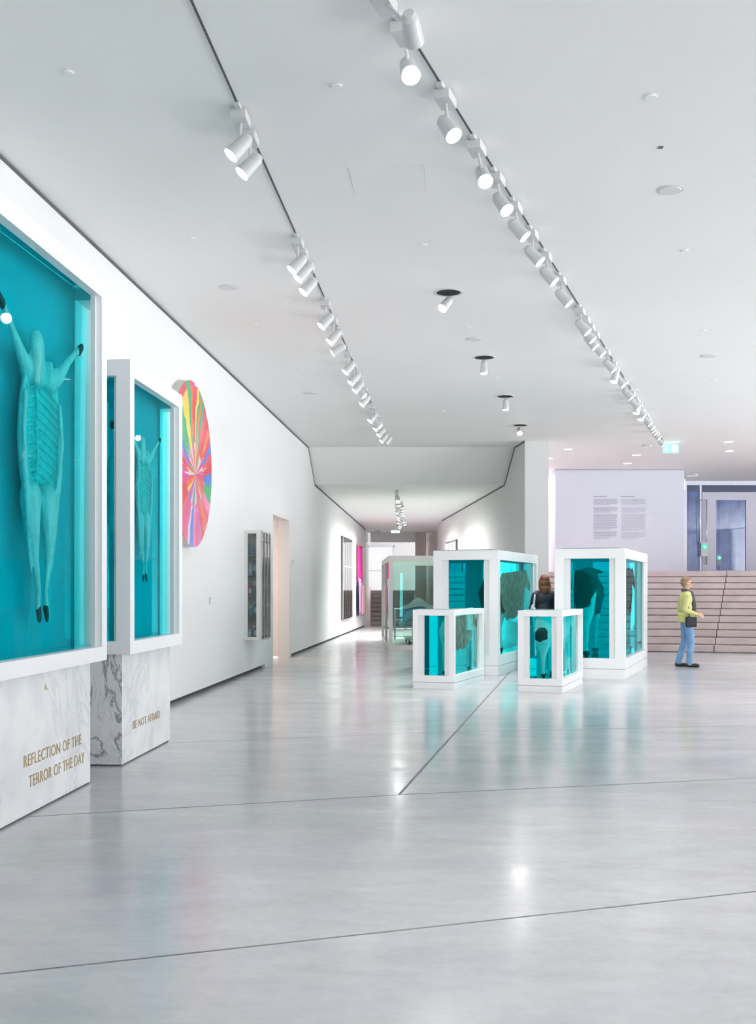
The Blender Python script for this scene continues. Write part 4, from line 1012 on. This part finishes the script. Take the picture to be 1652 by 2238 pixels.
# recessed adjustable spotlights with black openings
for i, (hx_, hy_, lx, ly, aim) in enumerate([(980, 639, 966, 677, (-.5, -.45, -.7)), (1058, 781, 1057, 818, (0, -.1, -1)), (1104, 866, 1104.5, 897, (0, -.1, -1)), (1137, 929, 1135, 948, (0, -.75, -.6))]):
    P = at_h(hx_, hy_, H_MAIN); z = H_MAIN - .22 if i else H_MAIN - .24
    Pl = at_h(lx, ly, z); Pl = Vector(((lx - CX) * P.y / FPX, P.y - .05, EYE + (HY - ly) * P.y / FPX))
    o = spot(Pl, aim, P, (0, 1), 'white spotlight hanging from a round black ceiling opening, %s of the four from the camera' % ORD[i], 'recessed spotlights', power=(90, 210, 210, 14)[i], cone=105, adapter=False, name='recessed_spotlight', scale=.95)
    obj('ceiling_opening', cyl(bmesh.new(), (0, 0, .002), (0, 0, -.004), .135, seg=32), M_dark, o)
    bm = bmesh.new()
    cyl(bm, (0, 0, .002), (0, 0, -.008), .16, seg=32, caps=False); cyl(bm, (0, 0, -.008), (0, 0, -.0045), .16, .135, seg=32, caps=False)
    obj('trim_ring', bm, M_spot, o)

# flush downlights beyond the block
for i, (x, y, lb) in enumerate([(1199, 1002, 'beside the corner of the grey wall block'), (1241, 981.5, 'nearest the grey wall block'), (1391, 994, 'above the lilac text wall, nearer the exit sign'), (1371, 1012.5, 'closest to the lilac text wall'), (1592, 965.5, 'at the right edge of the photo, nearer'), (1594, 985.5, 'at the right edge of the photo, farther')]):
    P = at_h(x, y, H_MAIN); o = empty('ceiling_downlight', P, 0, 'round flush ceiling downlight ' + lb, 'downlight', 'flush downlights')
    bm = bmesh.new(); cyl(bm, (0, 0, 0), (0, 0, -.01), .125, seg=28, caps=False); cyl(bm, (0, 0, -.01), (0, 0, -.004), .125, .105, seg=28, caps=False); obj('trim_ring', bm, M_spot, o)
    obj('diffuser', cyl(bmesh.new(), (0, 0, -.001), (0, 0, -.005), .106, seg=28), M_lens, o)
    d = bpy.data.lights.new('lamp_beam', 'SPOT'); d.energy = 36; d.color = (1, .72, .80) if i < 4 else (.70, .66, 1); d.spot_size = R(130); d.spot_blend = .8; d.shadow_soft_size = .1
    s_ = bpy.data.objects.new('lamp_beam', d); C.objects.link(s_); s_.parent = o; s_.location = (0, 0, -.02)

# detectors, speakers and hatches in the ceiling
def cdisc(name, x, y, wpx, label, cat, m=M_disc, thick=.010, z=H_MAIN):
    P = at_h(x, y, z); r = wpx * P.y / FPX / 2
    o = empty(name, P, 0, label, cat)
    obj('cover_plate', cyl(bmesh.new(), (0, 0, .002), (0, 0, -thick * .4), r, seg=32), m, o)
    obj('sensor_cap' if cat != 'speaker' else 'speaker_grille', cyl(bmesh.new(), (0, 0, -thick * .4), (0, 0, -thick), r * .86, r * .8, seg=32), M_ceil if cat != 'speaker' else M_disc, o)
for x, y, w_, lb in [(149, 158, 30, 'in the near left corner of the ceiling'), (735, 187, 29, 'between the two tracks, nearest the camera'), (1422, 211, 31, 'in the near right part of the ceiling'), (420, 521, 19, 'left of the left track above the sheep tanks'),
                     (924, 535, 20, 'between the tracks, in front of the first black opening'), (1496, 547, 18, 'right of the right track behind the big speaker disc'), (1022, 714, 15, 'just before the pale speaker disc between the tracks'), (1537, 722, 15, 'before the far speaker disc at the right'),
                     (1083, 825, 13, 'beside the second black opening'), (645, 818, 10, 'far left of the left track'), (559, 707, 12, 'left of the left track near the wall'), (1560, 830, 12, 'behind the far speaker disc at the right'), (968, 898, 11, 'left of the third black opening')]:
    cdisc('smoke_detector', x, y, w_, 'small round white detector ' + lb, 'detector')
for x, y, w_, lb in [(1464, 415, 58, 'at the right, nearest and largest looking'), (499, 628, 44, 'left of the left track'), (1035, 741, 38, 'between the two tracks'), (1548, 778, 38, 'far at the right edge'), (678, 859, 32, 'far left near the wall')]:
    cdisc('ceiling_speaker', x, y, w_, 'flat round grey speaker grille in the ceiling ' + lb, 'speaker', M_greyp)
cdisc('air_vent', 1416, 974, 24, 'dark flat round vent in the ceiling left of the exit sign', 'vent', mat('vent_grey', (.33, .32, .36), .6, noise=.05), .02)
P = at_h(1443, 322, H_MAIN); o = empty('ceiling_socket', P, 0, 'tiny open fitting in the ceiling right of the right track', 'fitting')
obj('cover_plate', box(bmesh.new(), -.02, .02, -.02, .02, -.004, .002), M_gap, o); obj('lever', box(bmesh.new(), -.03, -.018, -.01, .01, -.012, 0), M_spot, o)
o = empty('access_hatch', at_h(848, 392, H_MAIN), WANG, 'flush square access panel in the ceiling between the tracks', 'hatch')
obj('panel', box(bmesh.new(), -.30, .30, -.28, .28, -.002, .001), M_ceil, o)
bm = bmesh.new(); box(bm, .300, .304, -.28, .28, -.0022, .001); box(bm, -.304, -.300, -.28, .28, -.0022, .001); obj('edge', bm, M_greyp, o)

# ------------------------------------------------------------------ people
M_skin = mat('skin', (0.62, 0.38, 0.27), 0.5, noise=0.05, nscale=8)
def head_prims(bm):
    ell(bm, (0, 0, 1.60), (.076, .093, .105)); ell(bm, (0, .03, 1.545), (.056, .062, .065)); ell(bm, (0, .07, 1.515), (.028, .025, .022))
    cap(bm, (0, .092, 1.60), (0, .108, 1.575), .011, .015, 8); ell(bm, (0, .085, 1.54), (.026, .012, .008)); ell(bm, (0, .083, 1.622), (.05, .014, .010))
    for s in (-1, 1): ell(bm, (s * .078, -.002, 1.58), (.012, .024, .034)); ell(bm, (s * .045, .05, 1.57), (.026, .03, .025))
    chain(bm, [((0, .0, 1.54), .056), ((0, -.012, 1.42), .058)])
def hand_prims(bm, w, dirv, up, side, curl=.5):
    """palm, four fingers and a thumb from wrist w along dirv; up = back of the hand; side = towards the thumb"""
    w, d, u, s = Vector(w), Vector(dirv).normalized(), Vector(up).normalized(), Vector(side).normalized()
    for k in range(4):
        q = (1.5 - k) * .02
        cap(bm, w, w + d * .085 + s * q, .021, .014, 8)
        L_ = (.068, .078, .073, .058)[k]; b0 = w + d * .085 + s * q
        b1 = b0 + (d * math.cos(curl * .6) - u * math.sin(curl * .6)) * L_ * .5; b2 = b1 + (d * math.cos(curl * 1.6) - u * math.sin(curl * 1.6)) * L_ * .5
        chain(bm, [(b0, .0105), (b1, .0095), (b2, .0082)], 8)
    t0 = w + d * .02 + s * .022; t1 = w + d * .055 + s * .05 - u * .01; t2 = t1 + d * .035 + s * .006 - u * .015
    chain(bm, [(t0, .015), (t1, .0115), (t2, .0095)], 8)

def person(loc, rz, scale, label, J, cloth_cols, hair, extras):
    o = empty('person', loc, rz, label, 'person')
    k = scale
    def fin(bm, vox, nm, m, sm=2, par=o):
        bmesh.ops.scale(bm, vec=(k, k, k), verts=bm.verts[:]); return obj(nm, organic_mesh(bm, vox, sm), m, par)
    bm = bmesh.new(); head_prims(bm)
    chain(bm, [((0, -.01, 1.40), .07), ((0, -.01, 1.2), .10), ((0, -.01, .98), .10)]); ell(bm, (0, -.01, 1.3), (.14, .09, .12)); ell(bm, (0, -.01, .95), (.13, .09, .10))
    for s in (-1, 1):
        S_, E, Wr, hd, hu, hs = J['arm'][s]
        chain(bm, [((s * .13, -.01, 1.37), .05), (S_, .045), (E, .034), (Wr, .025)]); hand_prims(bm, Wr, hd, hu, hs)
        Hp, Kn, An, To = J['leg'][s]
        chain(bm, [(Hp, .07), (Kn, .045), (An, .032), (To, .028)])
    body = fin(bm, .0085, 'body', M_skin, 2)
    for s in (-1, 1):
        e_ = bmesh.new(); ell(e_, (s * .032 * k, .082 * k, 1.595 * k), (.013 * k, .008 * k, .009 * k)); obj('eye', e_, M_black, o, True)
    # jacket
    bm = bmesh.new(); ell(bm, (0, -.01, 1.28), (.175, .115, .16)); ell(bm, (0, -.01, 1.12), (.155, .115, .17)); ell(bm, (0, -.005, .97), (.17, .125, .12)); chain(bm, [((-.13, -.01, 1.375), .062), ((.13, -.01, 1.375), .062)])
    cyl(bm, (0, -.012, 1.38), (0, -.012, 1.45), .075, .066); cyl(bm, (0, 0, J['hem']), (0, 0, 1.0), .168, .155)
    for s in (-1, 1):
        S_, E, Wr = J['arm'][s][:3]; W2 = Vector(E).lerp(Vector(Wr), .93)
        chain(bm, [((s * .13, -.01, 1.365), .065), (S_, .064), (E, .052), (W2, .038)])
    jk = fin(bm, .012, 'jacket', cloth_cols['jacket'], 3)
    bm = bmesh.new(); ell(bm, (0, 0, .93), (.155, .115, .10))
    for s in (-1, 1):
        Hp, Kn, An, To = [Vector(v) for v in J['leg'][s]]
        chain(bm, [(Hp, .092), (Kn, .068), (An + Vector((0, 0, -.015)), .060)])
    fin(bm, .012, 'trousers', cloth_cols['trousers'], 3)
    for s in (-1, 1):
        An, To = [Vector(v) for v in J['leg'][s][2:]]
        bm = bmesh.new(); dd = (To - An); dd.z = 0; dd.normalize(); g = min(An.z, .1) - .06
        zf = To.z
        ell(bm, An + Vector((0, 0, -.03)) - dd * .01, (.042, .05, .05)); chain(bm, [((An.x - dd.x * .03, An.y - dd.y * .03, zf + .005), .040), ((To.x, To.y, zf), .040), ((To.x + dd.x * .05, To.y + dd.y * .05, zf - .008), .032)])
        sh = fin(bm, .009, 'shoe', cloth_cols['shoe'], 2)
    hb = bmesh.new(); hair(hb); fin(hb, .009, 'hair', cloth_cols['hair'], 2)
    for nm, fn, m, vox in extras:
        b2 = bmesh.new(); fn(b2); fin(b2, vox, nm, m, 2)
    return o

# walking man, seen from his right-hand side
Jm = {'arm': {1: ((.19, -.03, 1.34), (.235, -.10, 1.08), (.20, .14, 1.00), (-.1, .95, -.25), (.6, .2, .8), (-.3, .3, .9)), -1: ((-.19, -.02, 1.34), (-.235, -.06, 1.07), (-.16, .17, 1.02), (.2, .95, -.2), (-.6, .2, .8), (.3, .3, .9))},
      'leg': {1: ((.085, 0, .90), (.09, .06, .49), (.09, .03, .09), (.095, .14, .035)), -1: ((-.085, 0, .90), (-.085, -.01, .49), (-.085, -.13, .10), (-.09, -.02, .035))}, 'hem': .84}
def man_hair(b):
    ell(b, (0, -.018, 1.635), (.082, .092, .085)); ell(b, (0, -.05, 1.59), (.076, .062, .07)); ell(b, (0, .045, 1.675), (.06, .05, .03))
def scarf(b):
    chain(b, [((-.07, .0, 1.44), .035), ((-.05, .08, 1.40), .035), ((.05, .08, 1.40), .035), ((.07, .0, 1.44), .035), ((0, -.07, 1.45), .035), ((-.07, 0, 1.44), .035)])
    chain(b, [((.03, .09, 1.40), .04), ((.04, .135, 1.2), .04), ((.04, .14, .98), .035)]); chain(b, [((-.03, .09, 1.40), .04), ((-.04, .135, 1.2), .04), ((-.04, .14, 1.02), .035)])
def bag(b): box(b, .17, .25, -.07, .13, .76, .95); chain(b, [((.21, .0, .94), .012), ((.19, -.03, 1.2), .012), ((.10, -.02, 1.44), .012)], 8)
def glasses(b):
    for s in (-1, 1): chain(b, [((s * .05, .098, 1.597), .005), ((s * .083, .06, 1.598), .004), ((s * .084, 0, 1.6), .004)], 6); ell(b, (s * .032, .102, 1.595), (.024, .005, .017))
man = person((5.70, 20.3, 0), R(-90), .975, 'walking person in a lime jacket, dark scarf and blue jeans with a black bag', Jm,
       {'jacket': mat('lime_yellow_jacket', (.66, .64, .26), .8, noise=.10, nscale=4, bump=.3, bscale=20), 'trousers': mat('faded_blue_denim', (.20, .36, .60), .8, noise=.18, nscale=8), 'shoe': mat('black_shoe', (.02, .02, .02), .5, noise=.2), 'hair': mat('grey_brown_hair', (.30, .20, .12), .6, noise=.2, nscale=40)},
       man_hair, [('scarf', scarf, mat('charcoal_scarf', (.10, .11, .13), .9, noise=.2), .010), ('shoulder_bag', bag, M_black, .010), ('glasses', glasses, M_black, .0035)])

Jw = {'arm': {1: ((.175, -.02, 1.34), (.23, .0, 1.09), (.17, .18, 1.02), (-.3, .9, .1), (.6, -.2, .8), (-.3, .3, .9)), -1: ((-.175, -.02, 1.34), (-.24, -.01, 1.09), (-.17, .18, 1.02), (.3, .9, .1), (-.6, -.2, .8), (.3, .3, .9))},
      'leg': {s: ((s * .08, 0, .90), (s * .085, .01, .49), (s * .085, -.01, .08), (s * .095, .10, .035)) for s in (-1, 1)}, 'hem': .86}
def woman_hair(b):
    ell(b, (0, -.02, 1.635), (.090, .100, .095)); ell(b, (0, -.065, 1.56), (.092, .055, .10)); ell(b, (0, -.08, 1.46), (.085, .045, .09))
    for s in (-1, 1): chain(b, [((s * .075, -.02, 1.60), .035), ((s * .08, -.04, 1.48), .035), ((s * .055, -.07, 1.40), .03)])
def tote(b): chain(b, [((-.16, .02, 1.42), .016), ((-.20, -.09, 1.33), .018), ((-.22, -.10, 1.15), .02)], 8); ell(b, (-.225, -.02, 1.05), (.05, .12, .15))
woman = person((2.95, 19.5, 0), R(8), .985, 'person with reddish brown hair and dark jacket standing between the tall tanks', Jw,
       {'jacket': mat('black_navy_jacket', (.025, .028, .045), .6, noise=.3, nscale=6, bump=.3, bscale=10), 'trousers': mat('dark_trousers', (.03, .03, .05), .8, noise=.2), 'shoe': mat('dark_shoe', (.03, .02, .02), .5, noise=.2), 'hair': mat('reddish_brown_hair', (.19, .075, .035), .42, noise=.35, nscale=30)},
       woman_hair, [('white_strap_bag', tote, mat('white_canvas', (.78, .78, .82), .8, noise=.05), .010)])

# ------------------------------------------------------------------ unseen fill lamps added to brighten the rooms beyond
area_lamp('porch_fill', (12.5, 35.6, 6.4), (R(0), 0, 0), 7, 2.0, 130, (.70, .78, 1))
area_lamp('passage_fill', (4.42, 35.5, 4.76), (0, 0, 0), .8, 7, 170, (1, .84, .82))
area_lamp('side_room_fill', tuple(wallpt(22.3, -2.0).xy) + (2.8,), (0, 0, 0), 1.2, 1.2, 26, (1, .80, .68))
area_lamp('far_room_fill', (1, 50, 4.6), (0, 0, 0), 4, 6, 110, (1, .98, .97))
bpy.context.view_layer.update()
